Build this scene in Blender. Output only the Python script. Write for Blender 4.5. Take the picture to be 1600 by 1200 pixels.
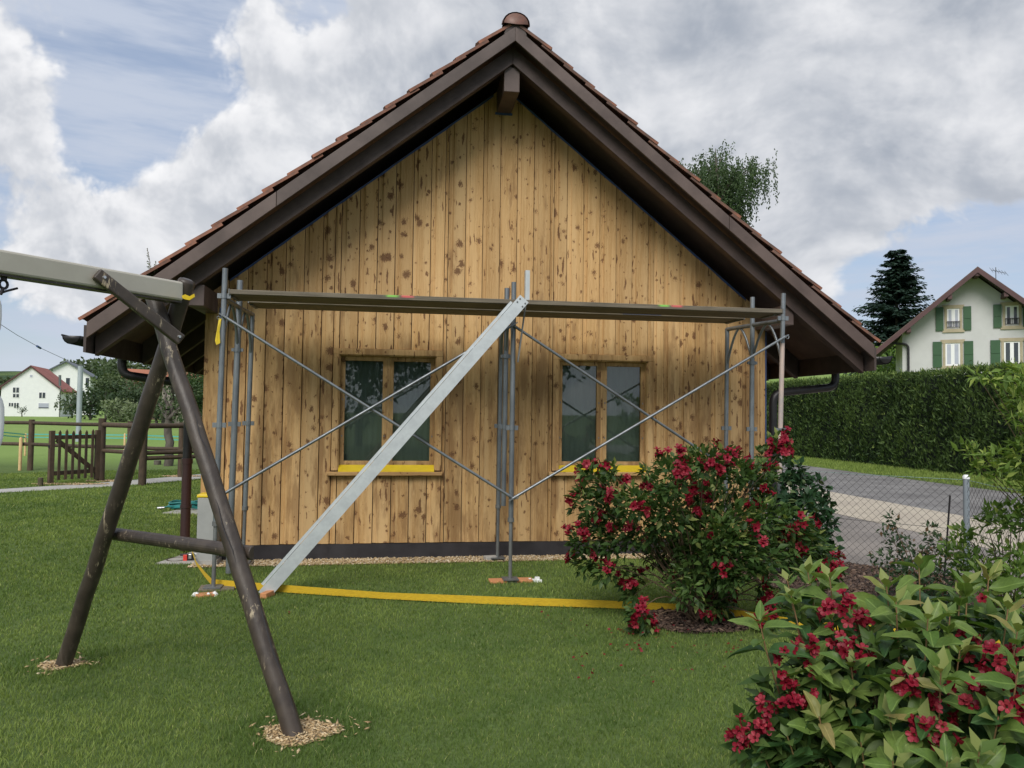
import bpy, math, random
import numpy as np
from mathutils import Vector, Matrix
R = math.radians
for o in list(bpy.data.objects): bpy.data.objects.remove(o)
scene = bpy.context.scene
COL = scene.collection
rng = np.random.default_rng(7); random.seed(7)

# ---------------------------------------------------------------- camera
FPX, YAW, PITCH, ROLL, DIST, EYE = 1198.05, 0.1541, 0.0380, 0.0128, 8.541, 1.6
FW = np.array([math.sin(YAW)*math.cos(PITCH), math.cos(YAW)*math.cos(PITCH), math.sin(PITCH)])
_r = np.array([math.cos(YAW), -math.sin(YAW), 0.0]); _u = np.cross(_r, FW)
RT = math.cos(ROLL)*_r + math.sin(ROLL)*_u
UP = -math.sin(ROLL)*_r + math.cos(ROLL)*_u
CAM = np.array([0.0, -DIST, EYE])
cd = bpy.data.cameras.new('camera'); co = bpy.data.objects.new('camera', cd); COL.objects.link(co)
cd.sensor_width = 36; cd.lens = FPX/1600*36; cd.clip_start = 0.05; cd.clip_end = 6000
co.matrix_world = Matrix(((RT[0], UP[0], -FW[0], CAM[0]), (RT[1], UP[1], -FW[1], CAM[1]), (RT[2], UP[2], -FW[2], CAM[2]), (0, 0, 0, 1)))
scene.camera = co
def ray(x, y): return FW + RT*(x-800)/FPX + UP*(600-y)/FPX
def G(x, y, z=0.0): d = ray(x, y); return CAM + d*(z-CAM[2])/d[2]           # pixel -> horizontal plane
def Y(x, y, y0=0.0): d = ray(x, y); return CAM + d*(y0-CAM[1])/d[1]         # pixel -> plane parallel to the gable wall
def Dp(x, y, d): return CAM + ray(x, y)*d                                  # pixel -> given distance
def PL(x, y, p0, n): d = ray(x, y); return CAM + d*((np.array(p0)-CAM)@np.array(n))/(d@np.array(n))

# ---------------------------------------------------------------- exposure, sun, sky
scene.render.engine = 'CYCLES'
scene.cycles.max_bounces = 5; scene.cycles.diffuse_bounces = 3; scene.cycles.glossy_bounces = 2; scene.cycles.transmission_bounces = 3; scene.cycles.transparent_max_bounces = 6
scene.view_settings.view_transform = 'Standard'; scene.view_settings.look = 'None'
scene.view_settings.gamma = 1; scene.view_settings.use_curve_mapping = False
scene.view_settings.exposure = EXPO = 1.12
SUN_EL, SUN_AZ = R(44), R(202)            # azimuth clockwise from +Y (north); the sun stands behind the camera's left shoulder, veiled
sd = bpy.data.lights.new('sun', 'SUN'); sd.energy = 1.45; sd.angle = R(34); sd.color = (1.0, 0.965, 0.90)
so = bpy.data.objects.new('sun', sd); COL.objects.link(so)
SDIR = Vector((math.sin(SUN_AZ)*math.cos(SUN_EL), math.cos(SUN_AZ)*math.cos(SUN_EL), math.sin(SUN_EL)))
so.rotation_euler = SDIR.to_track_quat('Z', 'Y').to_euler()
so.location = SDIR*60

world = bpy.data.worlds.new('World'); world.cycles.sampling_method = 'MANUAL'; world.cycles.sample_map_resolution = 512; scene.world = world; world.use_nodes = True
class NT:
    """tiny helper for node trees"""
    def __init__(s, nt): s.nt = nt; s.N = nt.nodes; s.L = nt.links
    def n(s, t, **k):
        nd = s.N.new(t)
        for a, b in k.items(): setattr(nd, a, b)
        return nd
    def set(s, sock, v):
        if isinstance(v, bpy.types.NodeSocket): s.L.new(v, sock)
        elif v is not None: sock.default_value = v
    def m(s, op, a, b=None, c=None, clamp=False):
        nd = s.n('ShaderNodeMath', operation=op, use_clamp=clamp)
        s.set(nd.inputs[0], a); s.set(nd.inputs[1], b); s.set(nd.inputs[2], c); return nd.outputs[0]
    def vm(s, op, a, b=None, out=0):
        nd = s.n('ShaderNodeVectorMath', operation=op)
        s.set(nd.inputs[0], a); s.set(nd.inputs[1], b); return nd.outputs[out]
    def vscale(s, a, k):
        nd = s.n('ShaderNodeVectorMath', operation='SCALE'); s.set(nd.inputs[0], a); s.set(nd.inputs['Scale'], k); return nd.outputs[0]
    def ramp(s, v, lo, hi, a=0.0, b=1.0, smooth=True):
        nd = s.n('ShaderNodeMapRange', interpolation_type='SMOOTHSTEP' if smooth else 'LINEAR'); nd.clamp = True
        s.set(nd.inputs['Value'], v); nd.inputs['From Min'].default_value = lo; nd.inputs['From Max'].default_value = hi
        nd.inputs['To Min'].default_value = a; nd.inputs['To Max'].default_value = b; return nd.outputs['Result']
    def mix(s, f, a, b, blend='MIX'):
        nd = s.n('ShaderNodeMix', data_type='RGBA', blend_type=blend)
        def c(v): return (*v, 1) if isinstance(v, tuple) and len(v) == 3 else v
        s.set(nd.inputs[0], f); s.set(nd.inputs[6], c(a)); s.set(nd.inputs[7], c(b)); return nd.outputs[2]
    def noise(s, vec, scale, detail=4, rough=.5, dist=0.0, dim='3D', out='Fac'):
        nd = s.n('ShaderNodeTexNoise', noise_dimensions=dim)
        s.set(nd.inputs['Vector'], vec); nd.inputs['Scale'].default_value = scale; nd.inputs['Detail'].default_value = detail
        nd.inputs['Roughness'].default_value = rough; nd.inputs['Distortion'].default_value = dist; return nd.outputs[out]
    def mapv(s, vec, scale=(1, 1, 1), loc=(0, 0, 0), rot=(0, 0, 0)):
        nd = s.n('ShaderNodeMapping'); s.set(nd.inputs['Vector'], vec)
        nd.inputs['Scale'].default_value = scale; nd.inputs['Location'].default_value = loc; nd.inputs['Rotation'].default_value = rot; return nd.outputs[0]

def build_sky():
    t = NT(world.node_tree); t.N.clear()
    d = t.n('ShaderNodeTexCoord').outputs['Generated']
    d = t.vm('NORMALIZE', d)
    sky = t.n('ShaderNodeTexSky', sky_type='NISHITA'); sky.sun_disc = False
    sky.sun_elevation = SUN_EL; sky.sun_rotation = SUN_AZ; sky.air_density = 1.0; sky.dust_density = 1.6; sky.ozone_density = 1.2
    K = 2**-EXPO
    blue = t.mix(1.0, t.vscale(sky.outputs[0], 0.075), (1, 1, 1), 'MULTIPLY')
    # warped cloud field over the directions of the sky
    w = t.noise(d, 2.6, 2, .5, out='Color')
    dw = t.vm('ADD', d, t.vscale(t.vm('SUBTRACT', w, (.5, .5, .5)), 0.15))
    def dens(v):
        a = t.noise(v, 5.2, 7, .54); pf = t.m('ABSOLUTE', t.m('SUBTRACT', t.noise(v, 13, 4, .60), .5))
        return t.m('ADD', t.m('MULTIPLY', t.m('SUBTRACT', a, .5), 1.55), t.m('MULTIPLY', pf, .75))
    n1 = dens(dw); n2 = dens(t.vm('ADD', dw, (0.010, -0.002, 0.020)))
    base = t.m('ADD', n1, .40)
    def blobs(lst):
        tot = None
        for (px, py, size, amp) in lst:
            c = ray(px, py); c = c/np.linalg.norm(c)
            dist = t.vm('DISTANCE', dw, tuple(float(v) for v in c), out=1)
            e = t.m('MULTIPLY', t.ramp(dist, size, size*0.25), amp)
            tot = e if tot is None else t.m('ADD', tot, e)
        return tot
    # where the cloud masses stand (positive) and where blue opens up (negative)
    cov_b = blobs([(25, 110, .12, .22), (50, 340, .17, .20), (200, 370, .14, .18), (330, 245, .09, .15), (400, 250, .08, .15), (350, 320, .12, .16), (340, 30, .10, .15), (440, 70, .11, .18), (545, 200, .15, .24), (650, 60, .14, .20),
                   (900, 120, .34, .36), (1200, 120, .40, .40), (1180, 330, .20, .26), (1500, 60, .3, .34), (1330, 320, .10, .16),
                   (235, 120, .13, -.14), (190, 255, .09, -.12), (1500, 420, .18, -.40), (40, 540, .14, -.14), (1650, 370, .14, -.26)])
    f = t.m('ADD', base, cov_b)
    cov = t.ramp(f, .44, .60)
    sep = t.n('ShaderNodeSeparateXYZ'); t.set(sep.inputs[0], d)
    veil = t.ramp(t.noise(t.mapv(d, (1.3, 1.3, 8)), 3.0, 5, .6), .32, .66, .25, .95)
    thick = t.ramp(f, .50, .86)
    light = t.ramp(t.m('SUBTRACT', n1, n2), -.16, .20)
    soft = t.ramp(t.noise(t.mapv(dw, (1, 1, 1.6), (3, 1, 2)), 5.5, 5, .55), .30, .72)
    grey_b = blobs([(1080, 140, .46, .62), (1350, 80, .36, .34), (1520, 230, .22, .30), (60, 230, .11, .2), (680, 20, .2, .40)])
    shade = t.m('MULTIPLY', light, t.m('SUBTRACT', 1.0, t.m('MULTIPLY', thick, .2)), clamp=True)
    bright = t.m('ADD', t.m('MULTIPLY', shade, .66), t.ramp(f, .50, 1.0, .42, .20))
    gsoft = t.m('ADD', t.m('MULTIPLY', soft, .60), t.m('ADD', t.m('MULTIPLY', light, .24), -.02))
    gf = t.m('MULTIPLY', grey_b, 1.35, clamp=True)
    mixb = t.n('ShaderNodeMix', data_type='FLOAT'); t.set(mixb.inputs[0], gf); t.set(mixb.inputs[2], bright); t.set(mixb.inputs[3], gsoft)
    ccol = t.mix(mixb.outputs[0], tuple(K*v for v in (.40, .44, .51)), tuple(K*v for v in (.97, .97, .985)))
    base_sky = t.mix(veil, t.mix(.45, blue, tuple(K*v for v in (.30, .37, .52))), tuple(K*v for v in (.56, .62, .74)))
    col = t.mix(cov, base_sky, ccol)
    hz = t.ramp(sep.outputs[2], 0.0, .11, .55, 0)
    col = t.mix(hz, col, tuple(K*v for v in (.70, .77, .87)))
    bg = t.n('ShaderNodeBackground'); t.set(bg.inputs[0], col); bg.inputs[1].default_value = 1.0
    out = t.n('ShaderNodeOutputWorld'); t.L.new(bg.outputs[0], out.inputs[0])
build_sky()

# ---------------------------------------------------------------- object helpers
BASE = {}                                   # world matrix of every object we make
def _reg(o, M, parent):
    if parent is not None:
        o.parent = parent; o.matrix_basis = BASE[parent].inverted() @ M
    else: o.matrix_basis = M
    BASE[o] = M.copy(); COL.objects.link(o); return o
def props(o, label=None, cat=None, group=None, kind=None):
    if label: o['label'] = label
    if cat: o['category'] = cat
    if group: o['group'] = group
    if kind: o['kind'] = kind
    return o
def thing(name, loc, label, cat, group=None):
    o = bpy.data.objects.new(name, None); o.empty_display_size = .1
    _reg(o, Matrix.Translation(Vector([float(v) for v in loc])), None); return props(o, label, cat, group)
def inst(name, mesh, parent=None, M=None):
    o = bpy.data.objects.new(name, mesh); return _reg(o, M if M is not None else Matrix.Identity(4), parent)
def mesh_np(name, V, F, mat=None, smooth=False, tint=None, uv=None):
    """V (n,3), F (m,k) of equal-size faces; tint per-vertex grey value"""
    V = np.asarray(V, dtype=np.float32); F = np.asarray(F, dtype=np.int32); k = F.shape[1]
    me = bpy.data.meshes.new(name); me.vertices.add(len(V)); me.vertices.foreach_set('co', V.ravel())
    me.loops.add(F.size); me.loops.foreach_set('vertex_index', F.ravel())
    me.polygons.add(len(F)); me.polygons.foreach_set('loop_start', np.arange(0, F.size, k, dtype=np.int32))
    me.polygons.foreach_set('loop_total', np.full(len(F), k, dtype=np.int32))
    if smooth: me.polygons.foreach_set('use_smooth', np.ones(len(F), dtype=bool))
    me.update(calc_edges=True)
    if tint is not None:
        a = me.attributes.new('tint', 'FLOAT', 'POINT'); a.data.foreach_set('value', np.asarray(tint, dtype=np.float32))
    if mat: me.materials.append(mat)
    return me
class MB:
    """collects shapes into one mesh"""
    def __init__(s): s.v = []; s.f = []; s.sm = []
    def add(s, vs, fs, smooth=False):
        b = len(s.v); s.v += [tuple(float(c) for c in v) for v in vs]
        for f in fs: s.f.append(tuple(b+i for i in f)); s.sm.append(smooth)
        return s
    def box(s, lo, hi):
        (x0, y0, z0), (x1, y1, z1) = lo, hi
        return s.add([(x0, y0, z0), (x1, y0, z0), (x1, y1, z0), (x0, y1, z0), (x0, y0, z1), (x1, y0, z1), (x1, y1, z1), (x0, y1, z1)],
                     [(0, 3, 2, 1), (4, 5, 6, 7), (0, 1, 5, 4), (1, 2, 6, 5), (2, 3, 7, 6), (3, 0, 4, 7)])
    def bar(s, p0, p1, w, h, upv=(0, 0, 1), taper=1.0):
        """rectangular bar from p0 to p1; h along upv, w across"""
        p0, p1 = Vector(p0), Vector(p1); a = (p1-p0).normalized(); u = Vector(upv); u = (u-a*u.dot(a)).normalized(); r = a.cross(u)
        vs = []
        for p, k in ((p0, 1), (p1, taper)):
            for i, j in ((-1, -1), (1, -1), (1, 1), (-1, 1)): vs.append(p+r*(w/2*i*k)+u*(h/2*j*k))
        return s.add(vs, [(0, 1, 2, 3), (7, 6, 5, 4), (0, 4, 5, 1), (1, 5, 6, 2), (2, 6, 7, 3), (3, 7, 4, 0)])
    def tube(s, pts, r, n=10, r1=None, caps=True, jitter=0.0):
        pts = [Vector(p) for p in pts]; m = len(pts); vs = []; fs = []
        up = None
        for i, p in enumerate(pts):
            t = (pts[min(i+1, m-1)]-pts[max(i-1, 0)]).normalized()
            if up is None: up = t.orthogonal().normalized()
            up = (up-t*up.dot(t)).normalized(); b = t.cross(up)
            rr = r[i] if isinstance(r, (list, tuple)) else (r if r1 is None else r+(r1-r)*i/(m-1))
            for k in range(n):
                a = 2*math.pi*k/n; q = rr*(1+jitter*random.uniform(-1, 1))
                vs.append(p+up*(math.cos(a)*q)+b*(math.sin(a)*q))
        for i in range(m-1):
            for k in range(n): fs.append((i*n+k, i*n+(k+1) % n, (i+1)*n+(k+1) % n, (i+1)*n+k))
        b0 = len(s.f); s.add(vs, fs, True)
        if caps:
            s.add(vs[:n], [tuple(range(n-1, -1, -1))]); s.add(vs[-n:], [tuple(range(n))])
        return s
    def prism(s, outline, axis, d0, d1):
        """outline: 2-D points in the plane normal to axis ('y' -> (x,z), 'x' -> (y,z), 'z' -> (x,y)), extruded d0..d1"""
        n = len(outline)
        def P(a, b, d): return {'y': (a, d, b), 'x': (d, a, b), 'z': (a, b, d)}[axis]
        vs = [P(a, b, d0) for a, b in outline]+[P(a, b, d1) for a, b in outline]
        fs = [tuple(range(n)), tuple(range(2*n-1, n-1, -1))]+[(i, n+i, n+(i+1) % n, (i+1) % n) for i in range(n)]
        return s.add(vs, fs)
    def mesh(s, name, mat):
        import bmesh
        me = bpy.data.meshes.new(name); me.from_pydata(s.v, [], s.f); me.polygons.foreach_set('use_smooth', s.sm)
        bm = bmesh.new(); bm.from_mesh(me); bmesh.ops.recalc_face_normals(bm, faces=bm.faces); bm.to_mesh(me); bm.free()
        if mat: me.materials.append(mat)
        me.update(); return me
    def obj(s, name, mat, parent=None, bevel=0.0):
        o = inst(name, s.mesh(name, mat), parent)
        if bevel:
            b = o.modifiers.new('bevel', 'BEVEL'); b.width = bevel; b.segments = 2; b.limit_method = 'ANGLE'; b.angle_limit = R(40)
        return o
def arc(p0, p1, p2, n=6):
    """quadratic curve points"""
    p0, p1, p2 = Vector(p0), Vector(p1), Vector(p2)
    return [p0*(1-t)**2+p1*2*t*(1-t)+p2*t*t for t in [i/n for i in range(n+1)]]
def elbow(pts, r=.08, n=4):
    """rounds the corners of a polyline"""
    pts = [Vector(p) for p in pts]; out = [pts[0]]
    for i in range(1, len(pts)-1):
        a = (pts[i-1]-pts[i]); b = (pts[i+1]-pts[i]); k = min(r, a.length*.45, b.length*.45)
        out += arc(pts[i]+a.normalized()*k, pts[i], pts[i]+b.normalized()*k, n)
    return out+[pts[-1]]

# ---------------------------------------------------------------- materials
def mat(name):
    m = bpy.data.materials.new(name); m.use_nodes = True; t = NT(m.node_tree); t.N.clear()
    b = t.n('ShaderNodeBsdfPrincipled'); o = t.n('ShaderNodeOutputMaterial'); t.L.new(b.outputs[0], o.inputs[0]); return m, t, b, o
def bump(t, b, h, strength=.3, dist=.01):
    nd = t.n('ShaderNodeBump'); nd.inputs['Strength'].default_value = strength; nd.inputs['Distance'].default_value = dist
    t.set(nd.inputs['Height'], h); t.L.new(nd.outputs[0], b.inputs['Normal'])
def ocoord(t): return t.n('ShaderNodeTexCoord').outputs['Object']
def orand(t): return t.n('ShaderNodeObjectInfo').outputs['Random']
def simple(name, c1, c2=None, scale=8, rough=.6, metal=0, bumps=.0, detail=6, stretch=(1, 1, 1), var=0.0, spec=None):
    m, t, b, o = mat(name); c2 = c2 or tuple(v*.8 for v in c1); v = t.mapv(ocoord(t), stretch)
    n = t.noise(v, scale, detail, .6); col = t.mix(t.ramp(n, .3, .7), c1, c2)
    if var:
        hv = t.n('ShaderNodeHueSaturation'); t.set(hv.inputs['Color'], col); t.set(hv.inputs['Value'], t.m('ADD', t.m('MULTIPLY', orand(t), 2*var), 1-var)); col = hv.outputs[0]
    t.set(b.inputs['Base Color'], col); b.inputs['Metallic'].default_value = metal
    t.set(b.inputs['Roughness'], t.ramp(n, .2, .8, rough-.08, rough+.08))
    if spec is not None: b.inputs['Specular IOR Level'].default_value = spec
    if bumps: bump(t, b, n, bumps, .01)
    return m

def pine(name, stain=1.0, vert=True, var=.13):
    """sanded pine with knots, grain and leftover brown stain; uv-free: uses the board's own coordinates"""
    m, t, b, o = mat(name); c = ocoord(t); rnd = orand(t)
    off = t.n('ShaderNodeCombineXYZ'); t.set(off.inputs[0], 0.0); t.set(off.inputs[2], t.m('MULTIPLY', rnd, 53.0)); t.set(off.inputs[1], t.m('MULTIPLY', rnd, 31.0))
    p = t.vm('ADD', c, off.outputs[0])
    if not vert: p = t.mapv(p, rot=(0, R(90), 0))
    wob = t.vscale(t.vm('SUBTRACT', t.noise(p, 9, 3, .6, out='Color'), (.5, .5, .5)), .045)
    pw = t.vm('ADD', p, wob)
    grain = t.noise(t.mapv(pw, (70, 20, 1.6)), 1.0, 5, .6)
    fine = t.noise(t.mapv(p, (260, 60, 5)), 1.0, 3, .6)
    broad = t.noise(t.mapv(pw, (9, 3, .45)), 1.0, 3, .5)
    col = t.mix(t.ramp(grain, .30, .72), (.55, .350, .158), (.41, .238, .092))
    col = t.mix(t.ramp(broad, .38, .72), col, (.58, .385, .185))
    col = t.mix(t.ramp(fine, .55, .8, 0, .35), col, (.36, .21, .085))
    # leftover dark stain: smears along the grain
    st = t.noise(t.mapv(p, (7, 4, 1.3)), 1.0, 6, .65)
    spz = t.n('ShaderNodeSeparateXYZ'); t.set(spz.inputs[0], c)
    rest_shade = t.ramp(t.m('ADD', spz.outputs[2], t.m('MULTIPLY', t.m('SUBTRACT', t.noise(t.mapv(p, (3, 1, .8)), 1.0, 3, .6), .5), 1.6)), 2.0, 3.1, .115, 0)    # half-sanded old coat below the platform, plus lower-wall shade put into the stain
    lv = t.m('SUBTRACT', t.ramp(rnd, 0, 1, .61, .52, smooth=False), rest_shade)
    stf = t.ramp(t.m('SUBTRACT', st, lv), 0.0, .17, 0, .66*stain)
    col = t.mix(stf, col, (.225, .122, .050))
    # knots: elongated spots, denser on some boards
    for sc, rad, lo, elong, rag in ((2.6, .15, .45, 1.1, .19), (4.6, .19, .44, .85, .22), (9.0, .22, .52, .9, .20), (17.0, .30, .52, .16, .12)):
        v = t.n('ShaderNodeTexVoronoi', voronoi_dimensions='2D', feature='F1')
        sp = t.n('ShaderNodeSeparateXYZ'); t.set(sp.inputs[0], pw); cb = t.n('ShaderNodeCombineXYZ')
        t.set(cb.inputs[0], t.m('ADD', t.m('MULTIPLY', sp.outputs[0], 1.15), t.m('MULTIPLY', rnd, 91.0))); t.set(cb.inputs[1], t.m('MULTIPLY', sp.outputs[2], elong))
        t.set(v.inputs['Vector'], cb.outputs[0]); v.inputs['Scale'].default_value = sc
        cs = t.n('ShaderNodeSeparateColor'); t.set(cs.inputs[0], v.outputs['Color'])
        dens = t.m('MULTIPLY', t.m('MULTIPLY', t.m('SUBTRACT', cs.outputs[0], lo, clamp=True), rad*1.7), t.ramp(t.m('FRACT', t.m('MULTIPLY', rnd, 13.7)), 0, 1, .45, 1.15, False))
        edge = t.m('ADD', v.outputs['Distance'], t.m('MULTIPLY', t.m('SUBTRACT', t.noise(t.mapv(p, (1.6, 1, .8)), 70, 3, .75), .5), rag*2.2))
        k = t.ramp(t.m('SUBTRACT', dens, edge), -.012, .02)
        halo = t.ramp(t.m('SUBTRACT', dens, edge), -.07, .01, 0, .32)
        col = t.mix(halo, col, (.36, .19, .07))
        col = t.mix(t.m('MULTIPLY', k, .84), col, (.120, .054, .025))
    hv = t.n('ShaderNodeHueSaturation'); t.set(hv.inputs['Color'], col); t.set(hv.inputs['Value'], t.ramp(t.m('FRACT', t.m('MULTIPLY', rnd, 7.3)), 0, 1, 1-var, 1+var, False))
    t.set(b.inputs['Base Color'], hv.outputs[0]); b.inputs['Roughness'].default_value = .72; b.inputs['Specular IOR Level'].default_value = .25
    bump(t, b, t.m('ADD', grain, t.m('MULTIPLY', fine, .4)), .25, .003)
    return m

M = {}
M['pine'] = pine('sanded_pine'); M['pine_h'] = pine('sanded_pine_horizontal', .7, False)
M['brown'] = simple('brown_stained_wood', (.108, .075, .064), (.060, .040, .034), 2.2, .55, 0, .3, 10, (1, 2, 1), .16)
M['rafter'] = simple('warm_brown_rafter', (.070, .045, .037), (.048, .031, .027), 3, .6, 0, .25, 8, (2, 2, 2), .1)
M['brown_dark'] = simple('dark_brown_wood', (.066, .047, .041), (.045, .033, .029), 3, .65, 0, .1, 6, (2, 2, 2), .1)
M['plinth'] = simple('black_plinth_paint', (.016, .014, .016), (.030, .027, .030), 5, .6, 0, .2)
M['soffit'] = simple('dark_soffit_board', (.13, .085, .072), (.095, .064, .055), 4, .7)
M['tile'] = simple('clay_roof_tile', (.30, .110, .060), (.105, .065, .050), 5, .75, 0, .3, 8, (1, 1, 1), .28)
M['ridge'] = simple('ridge_tile', (.17, .075, .052), (.10, .055, .042), 9, .55, 0, .2, 6, (1, 1, 1), .1)
M['gutter'] = simple('dark_copper_gutter', (.022, .022, .024), (.035, .033, .034), 6, .42, .4)
M['pipe_red'] = simple('red_brown_pipe', (.050, .022, .022), (.038, .018, .018), 5, .4)
M['yellow'] = simple('yellow_plastic', (.72, .52, .02), (.62, .44, .02), 6, .45)
M['bluetape'] = simple('blue_masking_tape', (.045, .095, .26), (.05, .08, .18), 12, .7)
M['steel'] = simple('galvanised_steel', (.235, .255, .268), (.155, .170, .183), 14, .42, .55, .06, 8, (1, 1, .35), .1)
M['steel_old'] = simple('dull_galvanised_steel', (.19, .195, .19), (.115, .117, .115), 16, .55, .4, .15, 8, (1, 1, .4), .1)
M['plaster_steel'] = simple('plaster_stained_steel', (.56, .42, .35), (.34, .32, .31), 9, .65, .2, .1, 6, (1, 1, .4))
M['alu'] = simple('aluminium_channel', (.60, .635, .64), (.47, .50, .51), 9, .40, .35, .04, 8, (1, 1, 1))
M['plank'] = simple('weathered_plank', (.20, .165, .115), (.105, .088, .062), 5, .8, 0, .4, 8, (.6, 8, 8), .12)
M['log'] = None
M['sleeve'] = simple('beige_plastic_sleeve', (.50, .47, .40), (.44, .41, .345), 3, .42, 0, .02)
M['white_plastic'] = simple('white_plastic', (.80, .81, .82), (.74, .75, .77), 3, .35)
M['iron'] = simple('dark_iron', (.045, .04, .045), (.03, .028, .03), 10, .45, .6)
M['webbing'] = simple('yellow_webbing', (.60, .39, .012), (.47, .30, .012), 30, .75, 0, .15, 4, (1, 1, 6))
M['brick'] = simple('orange_brick', (.55, .24, .10), (.42, .18, .08), 14, .85, 0, .3)
M['concrete'] = simple('concrete', (.40, .385, .35), (.30, .29, .265), 7, .85, 0, .3, 8)
M['cabinet'] = simple('grey_cabinet', (.33, .335, .32), (.28, .285, .275), 4, .6)
M['hose'] = simple('teal_hose', (.02, .20, .19), (.02, .13, .13), 8, .4)
M['red'] = simple('red_plastic', (.65, .05, .03), (.5, .04, .03), 8, .4)
M['chrome'] = simple('zinc_metal', (.62, .62, .62), (.5, .5, .5), 10, .3, .8)
M['chips'] = simple('wood_chips', (.62, .46, .27), (.48, .33, .17), 30, .85, 0, .2, 4, (1, 1, 1))
M['fence'] = simple('brown_fence_wood', (.080, .052, .030), (.050, .035, .022), 6, .8, 0, .3, 8, (3, 3, 1), .2)
M['fence_end'] = simple('mossy_fence_wood', (.085, .07, .034), (.06, .05, .03), 12, .85, 0, .3)
M['stake'] = simple('pale_stake_wood', (.62, .44, .22), (.52, .36, .17), 10, .8)
M['teal_tape'] = simple('teal_fence_tape', (.10, .42, .36), (.08, .36, .32), 5, .6)
M['render_white'] = simple('white_render', (.78, .79, .78), (.74, .75, .745), 2, .85, 0, .03)
M['render_cream'] = simple('cream_render', (.52, .52, .515), (.48, .48, .475), 1.2, .9, 0, .05)
M['sandstone'] = simple('sandstone_trim', (.40, .34, .235), (.34, .29, .20), 3, .85)
M['shutter'] = simple('green_shutter', (.030, .090, .034), (.025, .075, .030), 2, .5)
M['roof_red'] = simple('red_roof', (.33, .09, .065), (.25, .075, .055), 1.2, .7)
M['roof_grey'] = simple('grey_roof', (.13, .145, .17), (.10, .115, .14), 1.5, .7)
M['roof_orange'] = simple('orange_roof', (.40, .155, .085), (.32, .12, .07), .8, .8)
M['roof_brown'] = simple('red_brown_verge', (.088, .036, .036), (.062, .028, .028), 1.0, .6)
M['roof_far'] = simple('brown_far_tile', (.15, .10, .08), (.10, .08, .065), 2, .8)
M['solar'] = simple('blue_solar_roof', (.06, .085, .15), (.05, .07, .12), 1, .3)
M['brick_far'] = simple('red_brick_wall', (.20, .11, .09), (.16, .095, .08), 2, .9)
M['stone_far'] = simple('grey_stone_wall', (.26, .23, .19), (.2, .18, .15), 1, .9)
M['dark_glass'] = simple('dark_window_glass', (.035, .045, .055), (.05, .06, .07), 2, .12)
M['pale_glass'] = simple('curtained_window_glass', (.42, .44, .52), (.38, .40, .47), 2, .12)
M['white_paint'] = simple('white_window_paint', (.78, .78, .78), (.74, .74, .74), 3, .4)
M['curtain'] = simple('white_net_curtain', (.42, .45, .43), (.37, .40, .38), 3, .9, 0, .1, 4, (8, 8, .3))
M['room'] = simple('dim_room_wall', (.20, .21, .20), (.17, .18, .17), 1, .9)
M['bark'] = simple('grey_bark', (.12, .105, .085), (.07, .06, .05), 12, .9, 0, .5, 8, (1, 1, .4))
M['stem'] = simple('shrub_stem', (.13, .085, .05), (.09, .06, .035), 20, .8)
M['stem_young'] = simple('young_reddish_stem', (.26, .14, .075), (.22, .15, .06), 12, .6)
M['asphalt'] = simple('grey_asphalt', (.205, .195, .186), (.125, .118, .114), 1.1, .9, 0, .35, 10)
M['beige_slab'] = simple('beige_concrete_slab', (.44, .385, .30), (.37, .32, .255), 1.4, .9, 0, .2, 8)
M['drive'] = simple('stained_concrete_drive', (.29, .255, .225), (.185, .165, .150), .8, .85, 0, .25, 10)
M['path'] = simple('grey_garden_path', (.40, .385, .35), (.32, .31, .285), 3, .9, 0, .2)
M['wire'] = simple('dark_wire', (.075, .078, .075), (.055, .057, .055), 20, .5, .5)
M['wire_light'] = simple('green_coated_wire', (.30, .44, .40), (.24, .36, .33), 20, .5, .3)
M['post_grey'] = simple('grey_painted_post', (.27, .31, .34), (.235, .27, .30), 6, .5, .1)
M['mast'] = simple('grey_mast', (.40, .44, .47), (.34, .38, .41), 3, .5, .2)
M['mulch'] = simple('brown_mulch_soil', (.070, .045, .032), (.040, .027, .020), 14, .95, 0, .6, 8)
M['gravel_bed'] = simple('gravel_bed', (.30, .21, .105), (.20, .14, .075), 40, .9, 0, .6)

def log_mat():
    m, t, b, o = mat('brown_log_paint'); c = ocoord(t)
    n = t.noise(t.mapv(c, (3, 3, 3)), 3, 6, .6)
    col = t.mix(t.ramp(n, .35, .65), (.062, .047, .036), (.038, .028, .022))
    st = t.noise(t.mapv(c, (22, 22, 2.2)), 1.0, 5, .65)
    col = t.mix(t.ramp(st, .56, .70, 0, .5), col, (.125, .10, .078))
    pe = t.m('MULTIPLY', t.ramp(t.noise(c, 4, 2, .5), .50, .62), t.ramp(t.noise(t.mapv(c, (30, 30, 5)), 1.0, 6, .7), .575, .62))
    col = t.mix(pe, col, (.36, .295, .20))
    t.set(b.inputs['Base Color'], col); b.inputs['Roughness'].default_value = .46
    bump(t, b, t.m('ADD', st, n), .35, .006); return m
M['log'] = log_mat()

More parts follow.
